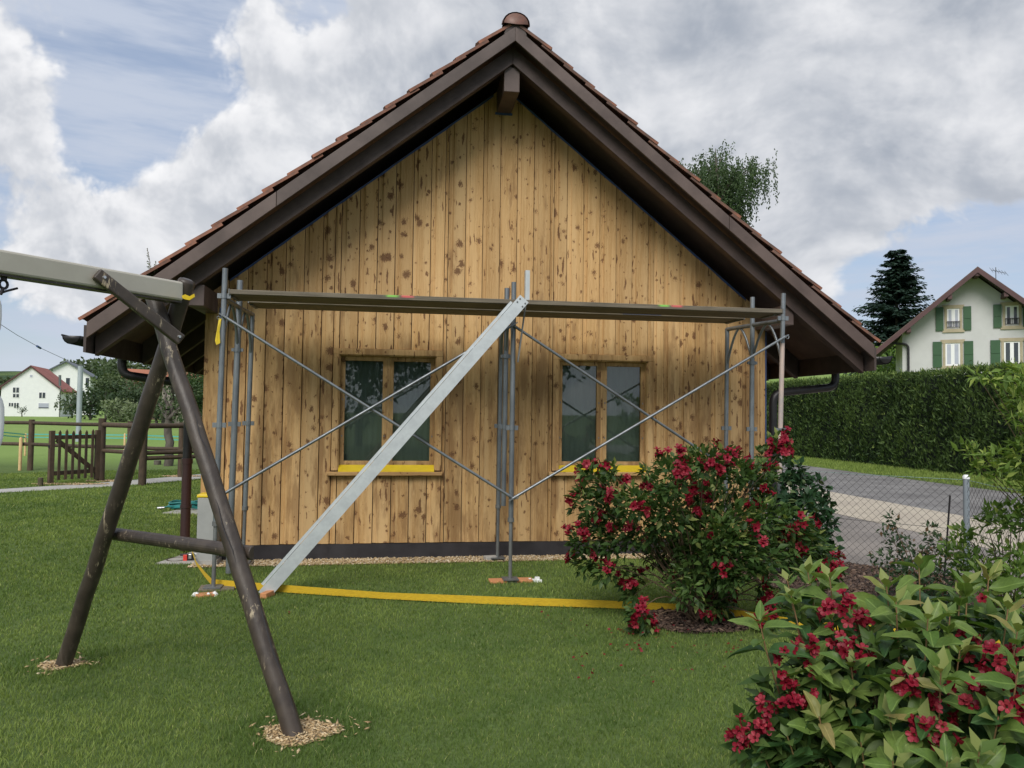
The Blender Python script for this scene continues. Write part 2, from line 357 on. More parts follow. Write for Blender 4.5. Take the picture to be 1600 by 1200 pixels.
def leaf_mat(name, dark, light, young=None, trans=.30, rough=.45, attr=True):
    """leaf: tint attribute (0 old .. 1 young) or the object's own random value; light passes through"""
    m, t, b, o = mat(name)
    if attr:
        a = t.n('ShaderNodeAttribute', attribute_name='tint'); f = a.outputs['Fac']
    else: f = orand(t)
    col = t.mix(t.ramp(f, 0, .8, smooth=False), dark, light)
    if not attr:                                                     # midrib, side veins and mottling on the big leaves
        gc = t.n('ShaderNodeTexCoord').outputs['Generated']; sp = t.n('ShaderNodeSeparateXYZ'); t.set(sp.inputs[0], gc); off = t.m('ABSOLUTE', t.m('SUBTRACT', sp.outputs[0], .5))
        vein = t.m('MULTIPLY', t.ramp(t.m('FRACT', t.m('MULTIPLY', t.m('SUBTRACT', sp.outputs[1], t.m('MULTIPLY', off, .55)), 8.0)), .86, 1.0), .35)
        rib = t.m('MAXIMUM', t.ramp(off, .045, .012), vein)
        col = t.mix(t.m('MULTIPLY', rib, .45), col, tuple(min(1, v*2.0+.02) for v in light))
        col = t.mix(t.ramp(t.noise(gc, 6, 4, .6), .35, .75, 0, .35), col, tuple(v*.55 for v in dark))
    if young: col = t.mix(t.ramp(f, .8, 1.0), col, young)
    t.set(b.inputs['Base Color'], col); b.inputs['Roughness'].default_value = rough; b.inputs['Specular IOR Level'].default_value = .22
    tr = t.n('ShaderNodeBsdfTranslucent'); t.set(tr.inputs[0], t.mix(1.0, col, (1.15, 1.25, .6), 'MULTIPLY'))
    mx = t.n('ShaderNodeMixShader'); mx.inputs[0].default_value = trans
    t.L.new(b.outputs[0], mx.inputs[1]); t.L.new(tr.outputs[0], mx.inputs[2]); t.L.new(mx.outputs[0], o.inputs[0]); return m
M['grass'] = leaf_mat('grass_blades', (.090, .150, .030), (.250, .320, .078), (.42, .39, .17), .30, .65)
M['leaf_weigela'] = leaf_mat('weigela_leaf', (.032, .070, .020), (.115, .180, .044), (.23, .26, .08), .28)
M['leaf_old'] = leaf_mat('weigela_old_leaf', (.020, .056, .018), (.048, .104, .030), None, .22, .38, False)
M['leaf_mid'] = leaf_mat('weigela_green_leaf', (.092, .165, .038), (.155, .225, .054), None, .32, .40, False)
M['leaf_tip'] = leaf_mat('weigela_tip_leaf', (.20, .24, .065), (.26, .215, .080), None, .32, .42, False)
M['leaf_ivy'] = leaf_mat('dark_shrub_leaf', (.016, .045, .020), (.045, .095, .038), (.11, .15, .06), .2, .4)
M['leaf_rose'] = leaf_mat('rose_leaf', (.030, .065, .032), (.075, .115, .050), (.19, .11, .065), .22, .5)
M['leaf_bright'] = leaf_mat('bright_shrub_leaf', (.055, .115, .024), (.175, .265, .055), (.28, .35, .085), .32, .45)
M['leaf_hedge'] = leaf_mat('hedge_leaf', (.030, .060, .018), (.100, .155, .042), (.20, .26, .065), .2, .55)
M['leaf_fir'] = leaf_mat('fir_needles', (.012, .030, .022), (.034, .062, .042), (.06, .10, .06), .08, .6)
M['leaf_birch'] = leaf_mat('birch_leaf', (.030, .060, .026), (.075, .115, .045), (.12, .16, .07), .28, .5)
M['leaf_tree'] = leaf_mat('hazy_tree_leaf', (.040, .066, .032), (.105, .140, .062), (.15, .18, .09), .22, .6)  # lightened and greyed: distance haze put into the leaf colour
M['leaf_pale'] = leaf_mat('pale_shrub_leaf', (.09, .13, .06), (.20, .24, .13), (.42, .43, .32), .2, .6)
M['leaf_dark'] = leaf_mat('dark_far_bush_leaf', (.028, .050, .026), (.066, .100, .046), (.10, .14, .06), .2, .6)
M['petal'] = leaf_mat('red_petal', (.135, .004, .012), (.225, .008, .024), None, .20, .45, False)
M['petal_lit'] = leaf_mat('lit_red_petal', (.25, .014, .032), (.33, .040, .055), None, .22, .45, False)  # lighter copy of the red petal, daylight put into its colour
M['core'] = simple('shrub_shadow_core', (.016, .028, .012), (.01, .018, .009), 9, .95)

def stones_mat(name, a, b_, c_):
    m, t, b, o = mat(name); at = t.n('ShaderNodeAttribute', attribute_name='tint').outputs['Fac']
    col = t.mix(t.ramp(at, 0, .6, smooth=False), a, b_); col = t.mix(t.ramp(at, .6, 1, smooth=False), col, c_)
    t.set(b.inputs['Base Color'], col); b.inputs['Roughness'].default_value = .85; return m
M['gravel'] = stones_mat('gravel_stones', (.30, .20, .10), (.50, .37, .20), (.70, .62, .48))
M['chip'] = stones_mat('chip_pieces', (.32, .21, .10), (.50, .36, .19), (.66, .54, .35))
M['bark_mulch'] = stones_mat('bark_mulch_pieces', (.040, .025, .018), (.085, .050, .035), (.20, .135, .095))

def ground_mat():
    m, t, b, o = mat('meadow_ground'); c = ocoord(t)
    n = t.noise(c, .22, 5, .55); f = t.noise(c, 5.5, 8, .7); g = t.noise(t.mapv(c, (1, 1, 1)), 45, 4, .7)
    near = t.mix(t.ramp(n, .3, .7), (.086, .136, .038), (.112, .165, .052))
    near = t.mix(t.ramp(f, .35, .75, 0, .6), near, (.150, .185, .070))
    near = t.mix(t.ramp(g, .35, .65, .0, .45), near, (.045, .062, .022))
    sp = t.n('ShaderNodeSeparateXYZ'); t.set(sp.inputs[0], c)
    far = t.mix(t.ramp(t.noise(c, .05, 4, .5), .35, .65), (.165, .255, .062), (.205, .285, .085))
    col = t.mix(t.ramp(sp.outputs[1], 11, 20), near, far)
    ridge = t.mix(t.ramp(t.noise(t.mapv(c, (1, 1, 0)), .012, 2, .4), .42, .55), (.12, .17, .05), (.035, .065, .03))
    col = t.mix(t.ramp(sp.outputs[1], 230, 300), col, ridge)
    t.set(b.inputs['Base Color'], col); b.inputs['Roughness'].default_value = .95; b.inputs['Specular IOR Level'].default_value = .1
    bump(t, b, t.m('ADD', f, g), .5, .03); return m
M['ground'] = ground_mat()

def glass_mat():
    m, t, b, o = mat('window_pane_glass')
    gl = t.n('ShaderNodeBsdfGlossy'); gl.inputs['Roughness'].default_value = .015; gl.inputs['Color'].default_value = (1, 1, 1, 1)
    tr = t.n('ShaderNodeBsdfTransparent'); tr.inputs[0].default_value = (.72, .77, .74, 1)
    lw = t.n('ShaderNodeFresnel'); lw.inputs[0].default_value = 1.52
    mx = t.n('ShaderNodeMixShader'); t.set(mx.inputs[0], t.m('MULTIPLY', lw.outputs[0], 1.35, clamp=True))
    t.L.new(tr.outputs[0], mx.inputs[1]); t.L.new(gl.outputs[0], mx.inputs[2]); t.L.new(mx.outputs[0], o.inputs[0]); return m
M['glass'] = glass_mat()
def paint_plank():
    """weathered plank with a dab of green and red spray paint near one end"""
    m, t, b, o = mat('plank_with_paint_marks'); c = ocoord(t)
    n = t.noise(t.mapv(c, (.8, 14, 14)), 3, 8, .65)
    col = t.mix(t.ramp(n, .3, .7), (.185, .155, .112), (.095, .08, .058))
    sp = t.n('ShaderNodeSeparateXYZ'); t.set(sp.inputs[0], c)
    top = t.ramp(sp.outputs[2], 2.655, 2.665)
    nz = t.m('MULTIPLY', t.m('SUBTRACT', t.noise(c, 25, 4, .7), .5), .12)
    for x0, cc in ((float(Y(612, 464, -1.38)[0]), (.25, .62, .10)), (float(Y(637, 465, -1.38)[0]), (.72, .12, .12)), (float(Y(1037, 476, -1.38)[0]), (.25, .62, .10)), (float(Y(1058, 477, -1.38)[0]), (.72, .12, .12))):
        dd = t.m('ADD', t.m('ABSOLUTE', t.m('SUBTRACT', sp.outputs[0], x0)), nz)
        col = t.mix(t.m('MULTIPLY', t.m('MULTIPLY', t.ramp(dd, .075, .03), top), .75), col, cc)
    t.set(b.inputs['Base Color'], col); b.inputs['Roughness'].default_value = .8; bump(t, b, n, .4, .006); return m
M['plank_mark'] = paint_plank()

# ================================================================ THE SETTING: ground, drive, path
def sstep(a, b, x): t = np.clip((x-a)/(b-a), 0, 1); return t*t*(3-2*t)
def terrain(x, y):
    z = 18*sstep(19, 110, x)*sstep(-30, 25, y)                                  # the meadow climbs behind the hedge
    z = z+24*sstep(190, 520, y)*(1-.35*sstep(-60, 40, x))*(0.72+.28*np.cos((x+170)/120))
    return z
def make_ground():
    def axis(lo, hi, fine, n1=40, n2=60):
        a = np.concatenate([-(np.geomspace(1, -lo+1-fine, n1)-1)[::-1]-fine, np.linspace(-fine, fine, 41)[1:-1], np.geomspace(1, hi+1-fine, n2)-1+fine]); return a
    xs = axis(-1600, 1600, 24); ys = axis(-900, 2200, 24)
    X, Yy = np.meshgrid(xs, ys); Z = terrain(X, Yy)
    V = np.stack([X, Yy, Z], -1).reshape(-1, 3); nx, ny = len(xs), len(ys)
    i = np.arange(nx*ny).reshape(ny, nx); F = np.stack([i[:-1, :-1], i[:-1, 1:], i[1:, 1:], i[1:, :-1]], -1).reshape(-1, 4)
    props(inst('ground', mesh_np('ground', V, F, M['ground'], True)), 'green lawn and meadow running out to the hills', 'ground', kind='structure')
make_ground()
def sheet(name, pts, z, m, label, cat, kind='structure'):
    b = MB(); b.add([(x, y, z) for x, y in pts], [tuple(range(len(pts)))]); return props(b.obj(name, m), label, cat, kind=kind)
# chain-link fence line (also the border between garden and drive)
FENCE = [np.array([4.42, -.225]), np.array([5.65, -1.672])]
_e = Dp(1600, 768, 6.45); FENCE.append(np.array([_e[0], _e[1]])); FENCE.append(FENCE[2]+(FENCE[2]-FENCE[1])*1.4)
dv = [(4.43, 6.0)]+[(p[0]+.02, p[1]) for p in FENCE]
sheet('driveway', dv+[(7.3, FENCE[3][1]), (7.3, 40), (4.43, 40)], .004, M['drive'], 'stained grey brown concrete drive beside the timber garage', 'driveway')
sheet('concrete_strip', [(7.3, -9), (9.3, -9), (9.3, 40), (7.3, 40)], .008, M['beige_slab'], 'pale beige concrete strip along the grey road', 'pavement')
sheet('road', [(9.3, -30), (13.4, -30), (13.4, 60), (9.3, 60)], .005, M['asphalt'], 'grey road running past the clipped hedge', 'road')
b = MB(); 
for k in range(26): b.box((7.302, -9+k*2.0, -.05), (9.298, -9+k*2.0-.012, .0092))
b.box((9.296, -9, -.05), (9.312, 40, .0105))
pth = [G(-250, 797)[:2], G(0, 770.5)[:2], G(130, 763)[:2], G(200, 758.5)[:2], G(300, 750)[:2], G(345, 744)[:2]]
pth2 = [G(330, 739)[:2], G(290, 743.5)[:2], G(200, 751)[:2], G(130, 756.5)[:2], G(0, 764.5)[:2], G(-250, 785)[:2]]
sheet('garden_path', [tuple(p) for p in pth+pth2], .005, M['path'], 'narrow grey garden path below the wooden gate', 'path')

# ================================================================ THE GARAGE
XL, XR, XC = -1.989, 4.366, 1.1888
SL = 0.7925                                        # roof slope (rise / run)
LEN = 7.2                                          # how far the building runs back
OV = .80                                           # verge overhang
gar = thing('timber_garage', (XC, 0, 0), 'timber clad garage with tiled gable roof and sanded pine front', 'garage')
def zr(x, apex): return apex-SL*abs(x-XC)
PURL_Z = (2.62, 2.80)
# backing wall and side walls
W1, W2 = (-.6447, .540), (1.792, 2.977); ZT, ZB = 2.282, .957
OPN = .065                                         # casing width
def hole(w): return (w[0]+OPN-.01, w[1]-OPN+.01)
SOF = 5.315
bk = MB()
def wall_poly(x0, x1, z0, f=SOF+.02):
    pts = [(x0, z0), (x1, z0), (x1, zr(x1, f))]
    if x0 < XC < x1: pts.append((XC, f))
    pts.append((x0, zr(x0, f))); return pts
h1, h2 = hole(W1), hole(W2); HT, HB = ZT-OPN, ZB+.005
for x0, x1, z0 in ((XL+.012, h1[0], .0), (h1[1], h2[0], 0), (h2[1], XR-.012, 0), (h1[0], h1[1], HT), (h2[0], h2[1], HT)):
    bk.prism(wall_poly(x0, x1, z0), 'y', .03, .14)
for h in (h1, h2): bk.box((h[0], .03, 0), (h[1], .14, HB))
wall = bk.obj('gable_wall', M['brown_dark'], gar)
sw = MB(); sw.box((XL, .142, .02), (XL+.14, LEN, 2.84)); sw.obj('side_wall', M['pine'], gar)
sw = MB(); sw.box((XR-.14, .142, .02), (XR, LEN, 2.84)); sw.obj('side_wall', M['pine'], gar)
sw = MB(); sw.prism(wall_poly(XL+.02, XR-.02, .02), 'y', LEN-.12, LEN-.01); sw.obj('rear_wall', M['brown'], gar)
sw = MB(); sw.box((XL+.14, .15, .0), (XR-.14, LEN-.13, .03)); sw.obj('floor_slab', M['concrete'], gar)
pl = MB(); pl.box((XL-.012, -.028, -.05), (XR+.012, .028, .163)); pl.obj('plinth', M['plinth'], gar)
# boards: one lipped board after another, cut by the roof slope and by the windows
PITCH_B = .19425; edges = []; x = -.196-PITCH_B*10
edges = [XL]+[e for e in (-.196+PITCH_B*k for k in range(-9, 24)) if XL+.06 < e < XR-.06]+[XR]
rb = random.Random(3)
def board(x0, x1, z0, ztop):
    """lip on the left, proud face on the right"""
    g = .0035; lip = min(.045, (x1-x0)*.3)+rb.uniform(-.006, .006); yf = -.021+rb.uniform(-.0025, .0025); yl = -.0065
    xs = [(x0+g, yl), (x0+lip, yl), (x0+lip+.004, yf), (x1-g-.002, yf), (x1-g, yf+.004)]
    if x0 < XC < x1:                                                           # the ridge falls inside this board
        i = 2
        while xs[i][0] < XC: i += 1
        xs.insert(i, (XC, yf))
    vs = []; n = len(xs); fs = []
    for px, py in xs:
        zt = ztop(px); vs += [(px, py, z0), (px, py, zt)]
    for px, py in (xs[-1], xs[0]): vs += [(px, .03, z0), (px, .03, ztop(px))]
    N = n+2
    for i in range(N): j = (i+1) % N; fs.append((2*i, 2*j, 2*j+1, 2*i+1))
    fs.append(tuple(2*i for i in range(N-1, -1, -1))); fs.append(tuple(2*i+1 for i in range(N)))
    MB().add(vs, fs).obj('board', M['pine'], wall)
for x0, x1 in zip(edges[:-1], edges[1:]):
    top = lambda px: zr(px, SOF)
    z0 = .168+rb.uniform(-.003, .003); win = None
    for w in (W1, W2):
        a, c = w[0]-.004, w[1]+.004
        if x1 > a and x0 < c: win = (a, c)
    if win is None: board(x0, x1, z0, top); continue
    a, c = win
    if x0 < a-.01: board(x0, a, z0, top); x0 = a
    if x1 > c+.01: board(c, x1, z0, top); x1 = c
    if x1-x0 > .02:
        board(x0, x1, ZT+.004, top); board(x0, x1, z0, lambda px: ZB-.03)
# strips of blue tape left along the edges
tp = MB(); tp.box((XR-.004, -.034, .95), (XR+.006, .02, 2.60)); tp.obj('masking_tape', M['bluetape'], gar)
tp = MB(); tp.box((XL+.150, -.026, 2.42), (XL+.163, -.022, 2.68)); tp.obj('masking_tape', M['bluetape'], gar)
for s in (-1, 1):
    tp = MB(); x0, x1 = (XL+.25, XC-.12) if s < 0 else (XC+.12, XR-.25)
    n = 26; vs = []; fs = []
    for i in range(n+1):
        px = x0+(x1-x0)*i/n; zt = zr(px, SOF)-.002; lo = zt-.020-rb.uniform(0, .012)
        vs += [(px, -.0262, zt), (px, -.0262, lo), (px, -.0235, zt), (px, -.0235, lo)]
    for i in range(n):
        k = 4*i; fs += [(k, k+1, k+5, k+4), (k+2, k+6, k+7, k+3), (k+1, k+3, k+7, k+5)]
    tp.add(vs, fs); tp.obj('masking_tape', M['bluetape'], gar)
# windows
def window(w):
    a, c = w; win = MB()
    win.box((a, -.045, ZT-OPN), (c-.0, .0, ZT)); win.box((a, -.043, ZB), (a+OPN, .0, ZT-OPN-.001)); win.box((c-OPN, -.043, ZB), (c, .0, ZT-OPN-.001))
    # deep reveal
    i0, i1 = a+OPN, c-OPN
    win.box((i0-.004, -.03, ZB), (i0+.012, .12, HT)); win.box((i1-.012, -.03, ZB), (i1+.004, .12, HT)); win.box((i0+.012, -.03, HT-.012), (i1-.012, .12, HT+.004))
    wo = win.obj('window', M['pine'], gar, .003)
    z0 = ZB+.052; sw_ = .048; mid = (i0+i1)/2
    s = MB(); s.box((a-.045, -.095, ZB-.052), (c+.015, .0, ZB-.012)); s.obj('sill', M['pine_h'], wo, .006)
    s = MB(); s.add([(i0+.012, -.075, ZB-.012), (i1-.012, -.075, ZB-.012), (i1-.012, .03, z0), (i0+.012, .03, z0), (i0+.012, -.075, ZB-.002), (i1-.012, -.075, ZB-.002), (i1-.012, .024, z0+.006), (i0+.012, .024, z0+.006)],
                    [(0, 1, 2, 3), (4, 5, 6, 7), (0, 1, 5, 4), (1, 2, 6, 5), (2, 3, 7, 6), (3, 0, 4, 7)]); s.obj('sill_flashing', M['yellow'], wo)
    for x0, x1 in ((i0+.013, mid-.011), (mid+.011, i1-.013)):
        f = MB(); zt = HT-.013
        f.box((x0, .042, z0), (x0+sw_, .095, zt)); f.box((x1-sw_, .042, z0), (x1, .095, zt))
        f.box((x0+sw_, .042, z0), (x1-sw_, .095, z0+sw_)); f.box((x0+sw_, .042, zt-sw_), (x1-sw_, .095, zt))
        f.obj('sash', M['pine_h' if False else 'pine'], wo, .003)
        g = MB(); g.box((x0+sw_-.004, .066, z0+sw_-.004), (x1-sw_+.004, .072, zt-sw_+.004)); g.obj('pane', M['glass'], wo)
        for zz in (z0+.32, z0+.72):
            for xx in ((x0+sw_*.5), (x1-sw_*.5)):
                n = MB(); n.box((xx-.006, .037, zz-.009), (xx+.006, .042, zz+.009)); n.obj('fitting_plate', M['steel'], wo)
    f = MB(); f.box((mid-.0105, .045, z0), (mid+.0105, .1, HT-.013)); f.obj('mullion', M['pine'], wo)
    for x0, x1 in ((i0-.02, mid-.005), (mid+.005, i1+.02)):
        n = 28; vs = []; fs = []
        for i in range(n+1):
            px = x0+(x1-x0)*i/n; py = .150+.006*math.sin(i*1.9)+.003*math.sin(i*.7)
            vs += [(px, py, .75), (px, py, HT+.05)]
        for i in range(n): fs.append((2*i, 2*i+2, 2*i+3, 2*i+1))
        cu = MB(); cu.add(vs, fs, True); cu.obj('curtain', M['curtain'], wo)
window(W1); window(W2)
# roof: boarding, bargeboards, rafters, purlins, tiles
RT_TOP = 5.60                                       # apex of the boarding's upper face
rf = MB()
HW = 4.045
for s in (-1, 1):
    xe = XC+s*(HW+.005)
    rf.prism([(XC, RT_TOP), (xe, RT_TOP-SL*(HW+.005)), (xe, RT_TOP-.055-SL*(HW+.005)), (XC, RT_TOP-.055)], 'y', -OV+.03, LEN+.6)
roof = rf.obj('roof', M['soffit'], gar)
def slope_board(apex_lo, h, y0, y1, x_end, name, m, cut_end=None, parent=gar, s=1):
    xe = XC+s*x_end
    pts = [(XC, apex_lo+h), (XC, apex_lo), (xe, apex_lo-SL*x_end), (xe, apex_lo+h-SL*x_end)]
    return MB().prism(pts, 'y', y0, y1).obj(name, m, parent, .004)
for s in (-1, 1):
    for x0, x1 in ((0, 2.35), (2.353, HW)):                         # two boards butted end to end
        xa, xb = XC+s*x0, XC+s*x1; pts = [(xa, 5.608-SL*x0), (xa, 5.458-SL*x0), (xb, 5.458-SL*x1), (xb, 5.608-SL*x1)]
        MB().prism(pts, 'y', -OV-.028-(.002 if x0 else 0), -OV+.002).obj('bargeboard', M['brown'], gar, .004)
    for k, yy in enumerate([-.66, -.075]+[.75+.78*i for i in range(9)]):
        if k == 1: continue
        slope_board(5.290, .185 if k == 0 else .258, yy, yy+.10, HW-.02, 'rafter', M['rafter'] if k == 0 else M['brown_dark'], s=s)
    fa = MB(); xe = XC+s*HW; zl = 5.452-SL*HW
    fa.prism([(xe, zl-.125), (xe+s*.024, zl-.125), (xe+s*.024, zl+.13), (xe, zl+.13)], 'y', -OV-.026, LEN+.55); fa.obj('fascia', M['brown_dark'], gar)
    px = XL-.03 if s < 0 else XR+.03-.16
    p = MB(); p.box((px, -.62, PURL_Z[0]), (px+.16, LEN+.4, PURL_Z[1]+.03)); p.obj('purlin', M['brown'], gar, .006)
p = MB(); p.box((XC-.083, -.62, 5.006), (XC+.083, LEN+.4, 5.272)); p.obj('ridge_purlin', M['brown'], gar, .006)
p = MB(); p.box((XC-.098, -.035, 4.985), (XC+.098, -.022, 5.01)); p.obj('masking_tape', M['bluetape'], gar)
# tiles
def tile_mesh(n=5):
    """one clay tile lying along +x (downslope) : barrel profile across y"""
    L, Wd, th = .40, .24, .030; vs = []; fs = []
    for x in (0, L):
        for lay in (0, 1):
            for i in range(n+1):
                u = i/n; y = (u-.5)*Wd; z = .030*math.sin(u*math.pi)**2+(th if lay else 0)+(0.006 if x else 0)
                vs.append((x, y, z))
    k = n+1
    for i in range(n):
        fs += [(i, i+1, 2*k+i+1, 2*k+i), (k+i, 3*k+i, 3*k+i+1, k+i+1), (i, k+i, k+i+1, i+1), (2*k+i, 2*k+i+1, 3*k+i+1, 3*k+i)]
    fs += [(0, 2*k, 3*k, k), (n, k+n, 3*k+n, 2*k+n)]
    return MB().add(vs, fs, False)
tmb = tile_mesh(); tme = tmb.mesh('tile', M['tile'])
ang = math.atan(SL); NT_ = 17; step = ((HW+.05)/math.cos(ang)-.40-.05)/(NT_-1)
fieldV = []; fieldF = []
TV = np.array(tmb.v); TF = tmb.f
rt = random.Random(11)
for s in (-1, 1):
    for c in range(NT_):
        d = .05+c*step
        for r in range(34):
            yy = -OV-.005+.10+.235*r
            if yy > LEN+.5: break
            base = Vector((XC+s*d*math.cos(ang), yy, RT_TOP-d*math.sin(ang)+.042))
            tilt = -math.radians(4.0)+rt.uniform(-.012, .012)
            Mx = Matrix.Translation(base+Vector((0, rt.uniform(-.008, .008), rt.uniform(-.003, .006)))) @ (Matrix.Rotation(0 if s > 0 else math.pi, 4, 'Z')) @ Matrix.Rotation(ang+tilt, 4, 'Y') @ Matrix.Rotation(rt.uniform(-.02, .02), 4, 'Z')
            if r < 4: inst('tile', tme, roof, Mx)
            else:
                b0 = sum(len(v) for v in fieldV); A = np.array(Mx)
                fieldV.append(TV@A[:3, :3].T+A[:3, 3]); fieldF += [tuple(b0+i for i in f) for f in TF]
fm = bpy.data.meshes.new('tile_field'); fm.from_pydata([tuple(v) for v in np.concatenate(fieldV)], [], fieldF); fm.materials.append(M['tile'])
props(inst('tile_field', fm, roof), kind='stuff')
def ridge_mesh():
    vs = []; fs = []; n = 10; L = .42
    for y, r in ((0, .142), (.05, .150), (.06, .138), (L, .122)):
        for lay in (0, 1):
            for i in range(n+1):
                a = math.pi*(i/n)*1.0; rr = r-.016*lay; vs.append((math.cos(a)*rr, y, math.sin(a)*rr*.86))
    k = n+1
    for row in range(3):
        for i in range(n):
            o = row*2*k; fs += [(o+i, o+i+1, o+2*k+i+1, o+2*k+i), (o+k+i, o+3*k+i, o+3*k+i+1, o+k+i+1)]
    vs.append((0, .012, .0)); c = len(vs)-1
    for i in range(n): fs.append((k+i+1, k+i, c))
    e = 6*k
    for i in range(n): fs.append((e+i, e+i+1, e+k+i+1, e+k+i))
    return MB().add(vs, fs, True).mesh('ridge_tile', M['ridge'])
rme = ridge_mesh()
for i in range(21):
    inst('ridge_tile', rme, roof, Matrix.Translation((XC+rt.uniform(-.004, .004), -OV-.06+.385*i, RT_TOP+.022+.004*(i % 2))) @ Matrix.Rotation(.02, 4, 'X'))
rc = MB(); rc.prism([(XC-.12, RT_TOP-.075), (XC+.12, RT_TOP-.075), (XC+.075, RT_TOP+.03), (XC-.075, RT_TOP+.03)], 'y', -OV-.02, -OV+.25); rc.obj('ridge_mortar', M['brown_dark'], roof)
# weeds growing from the verge
def gutter(s):
    g = MB(); n = 8; vs = []; fs = []; xc = XC+s*(HW+.12); zc = 5.452-SL*HW+.025
    for y in (-OV-.05, LEN+.55):
        for lay, r in ((0, .082), (1, .074)):
            for i in range(n+1):
                a = math.pi+math.pi*i/n; vs.append((xc+math.cos(a)*r, y, zc+math.sin(a)*r))
    k = n+1
    for i in range(n): fs += [(i, i+1, 2*k+i+1, 2*k+i), (k+i, 3*k+i, 3*k+i+1, k+i+1)]
    fs += [(i, k+i, k+i+1, i+1) for i in range(n)]+[(0, 2*k, 3*k, k), (n, k+n, 3*k+n, 2*k+n)]
    fs.append(tuple(range(k)))
    g.add(vs, fs, True); g.tube([(xc+s*.082, -OV-.05, zc+.004), (xc+s*.082, LEN+.55, zc+.004)], .010, 6)
    go = g.obj('gutter', M['gutter'], gar)
    for yy in (-.35, .6, 1.6, 2.6, 4.0, 5.5): MB().bar((xc-s*.11, yy, zc+.03), (xc+s*.08, yy, zc+.012), .025, .006).obj('bracket', M['gutter'], go)
    yd = .52 if s < 0 else .12
    xw = XL-.27 if s < 0 else XR+.17
    pts = elbow([(xc, yd, zc-.06), (xc, yd, zc-.30), (xw, yd, zc-.39), (xw, yd, 1.0 if s < 0 else .02)], .13, 5)
    d = MB(); d.tube(pts, .048, 12, caps=False); do = d.obj('downpipe', M['gutter'], gar)
    if s < 0:
        l = MB(); l.tube([(xw, yd, 1.02), (xw, yd, .03)], .052, 12); l.tube([(xw, yd, .99), (xw, yd, 1.05)], .060, 12); l.tube([(xw, yd, .50), (xw, yd, .53)], .060, 12)
        l.obj('downpipe_shoe', M['pipe_red'], do)
gutter(-1); gutter(1)

# ================================================================ SCAFFOLD
sc = thing('scaffold', (1.15, -.8, 0), 'galvanised tube scaffold with crossed braces standing before the pine gable', 'scaffold')
ZP = 2.655
def lean(p, top, k): return (p[0]+k*top, p[1], top)
posts = {  # front foot (x,y), lean in x per metre, top z
    'L': [(-1.54, -1.36, .010, 2.87), (float(Y(369, 600, -.78)[0])-.022, -.78, .012, 2.86), (float(Y(390, 600, -.26)[0])-.02, -.26, .012, 2.60)],
    'M': [(1.133, -1.285, .000, 2.86), (float(Y(789.5, 640, -.80)[0])-.01, -.80, .004, 2.88), (1.153, -.24, .004, 2.60)],
    'R': [(3.925, -1.135, .024, 2.88), (float(Y(1176, 600, -.70)[0])-.02, -.70, .006, 2.90), (float(Y(1136, 600, -.26)[0])-.02, -.26, .008, 2.60)]}
for fr, ps in posts.items():
    for i, (x, y, k, zt) in enumerate(ps):
        z0 = .035 if i == 0 else .04
        low = 1.02 if (fr == 'M' and i == 1) else (.62 if i == 1 else None)
        def q(z): return (x+k*z, y, z)
        if i == 1:
            o = MB().tube([q(.66 if fr == 'M' else .03), q(zt)], .026 if fr != 'L' else .030, 12).obj('post', M['steel'], sc)
        else:
            o = MB().tube([q(.58), q(zt)], .0245, 12).obj('post', M['steel'], sc)
            j = MB().tube([q(z0), q(.60)], .0185, 10); j.obj('jack_screw', M['steel_old'], sc)
            MB().tube([q(.565), q(.605)], .031, 12).obj('jack_nut', M['steel_old'], o)
            bp = MB(); bp.box((x-.075, y-.075, z0-.008), (x+.075, y+.075, z0)); bp.obj('base_plate', M['steel_old'], sc)
        if fr == 'R' and i == 0:
            MB().tube([q(.92), q(2.36)], .0252, 12).obj('plaster_smear', M['plaster_steel'], o)
        for zz in ((1.46, 2.62) if i == 0 else (1.46,)):
            c = MB(); c.box((x+k*zz-.058, y-.012, zz-.022), (x+k*zz+.058, y+.012, zz+.022)); c.tube([(x+k*zz, y, zz-.022), (x+k*zz, y, zz+.022)], .030, 10); c.obj('wedge_clip', M['steel'], o)
        if i == 1:
            c = MB(); zz = 2.18; c.tube([q(zz-.02), q(zz+.02)], .038, 12); c.box((x+k*zz-.055, y-.014, zz-.015), (x+k*zz+.055, y+.014, zz+.015)); c.obj('coupler', M['steel'], o)
    # transoms under the planks and their curved knee braces
    a, m_, c = ps; f = lambda p, z: (p[0]+p[2]*z, p[1], z)
    t = MB(); t.tube([f(a, 2.595), f(m_, 2.595)], .024, 10); t.obj('transom', M['steel'], sc)
    t = MB(); t.tube([f(m_, 2.592), f(c, 2.592)], .024, 10); t.obj('transom', M['steel'], sc)
    def knee(p, to, z0=2.16):
        p0 = Vector(f(p, z0)); p2 = Vector(f(p, 2.58)).lerp(Vector(f(to, 2.58)), .46); p1 = Vector(f(p, 2.50)).lerp(Vector(f(to, 2.5)), .22)
        MB().tube(arc(p0, p1, p2, 7), .014, 8).obj('knee_brace', M['steel'], sc)
    knee(a, m_); knee(m_, a, 2.2); knee(m_, c, 2.2); knee(c, m_)
def fpt(fr, z, i=0, dy=-.035):
    x, y, k, zt = posts[fr][i]; return Vector((x+k*z, y+dy, z))
def brace(p0, p1, rings=True):
    b = MB().tube([p0, p1], .0135, 8); o = b.obj('diagonal_brace', M['steel_old' if False else 'steel'], sc)
    for p, q_ in ((p0, p1), (p1, p0)):
        r = MB(); d = (Vector(q_)-Vector(p)).normalized(); r.bar(Vector(p)-d*.035, Vector(p)+d*.04, .010, .034, (0, 1, 0)); r.tube([Vector(p)+Vector((0, -.016, 0)), Vector(p)+Vector((0, .05, 0))], .009, 8); r.obj('brace_hook', M['steel'], o)
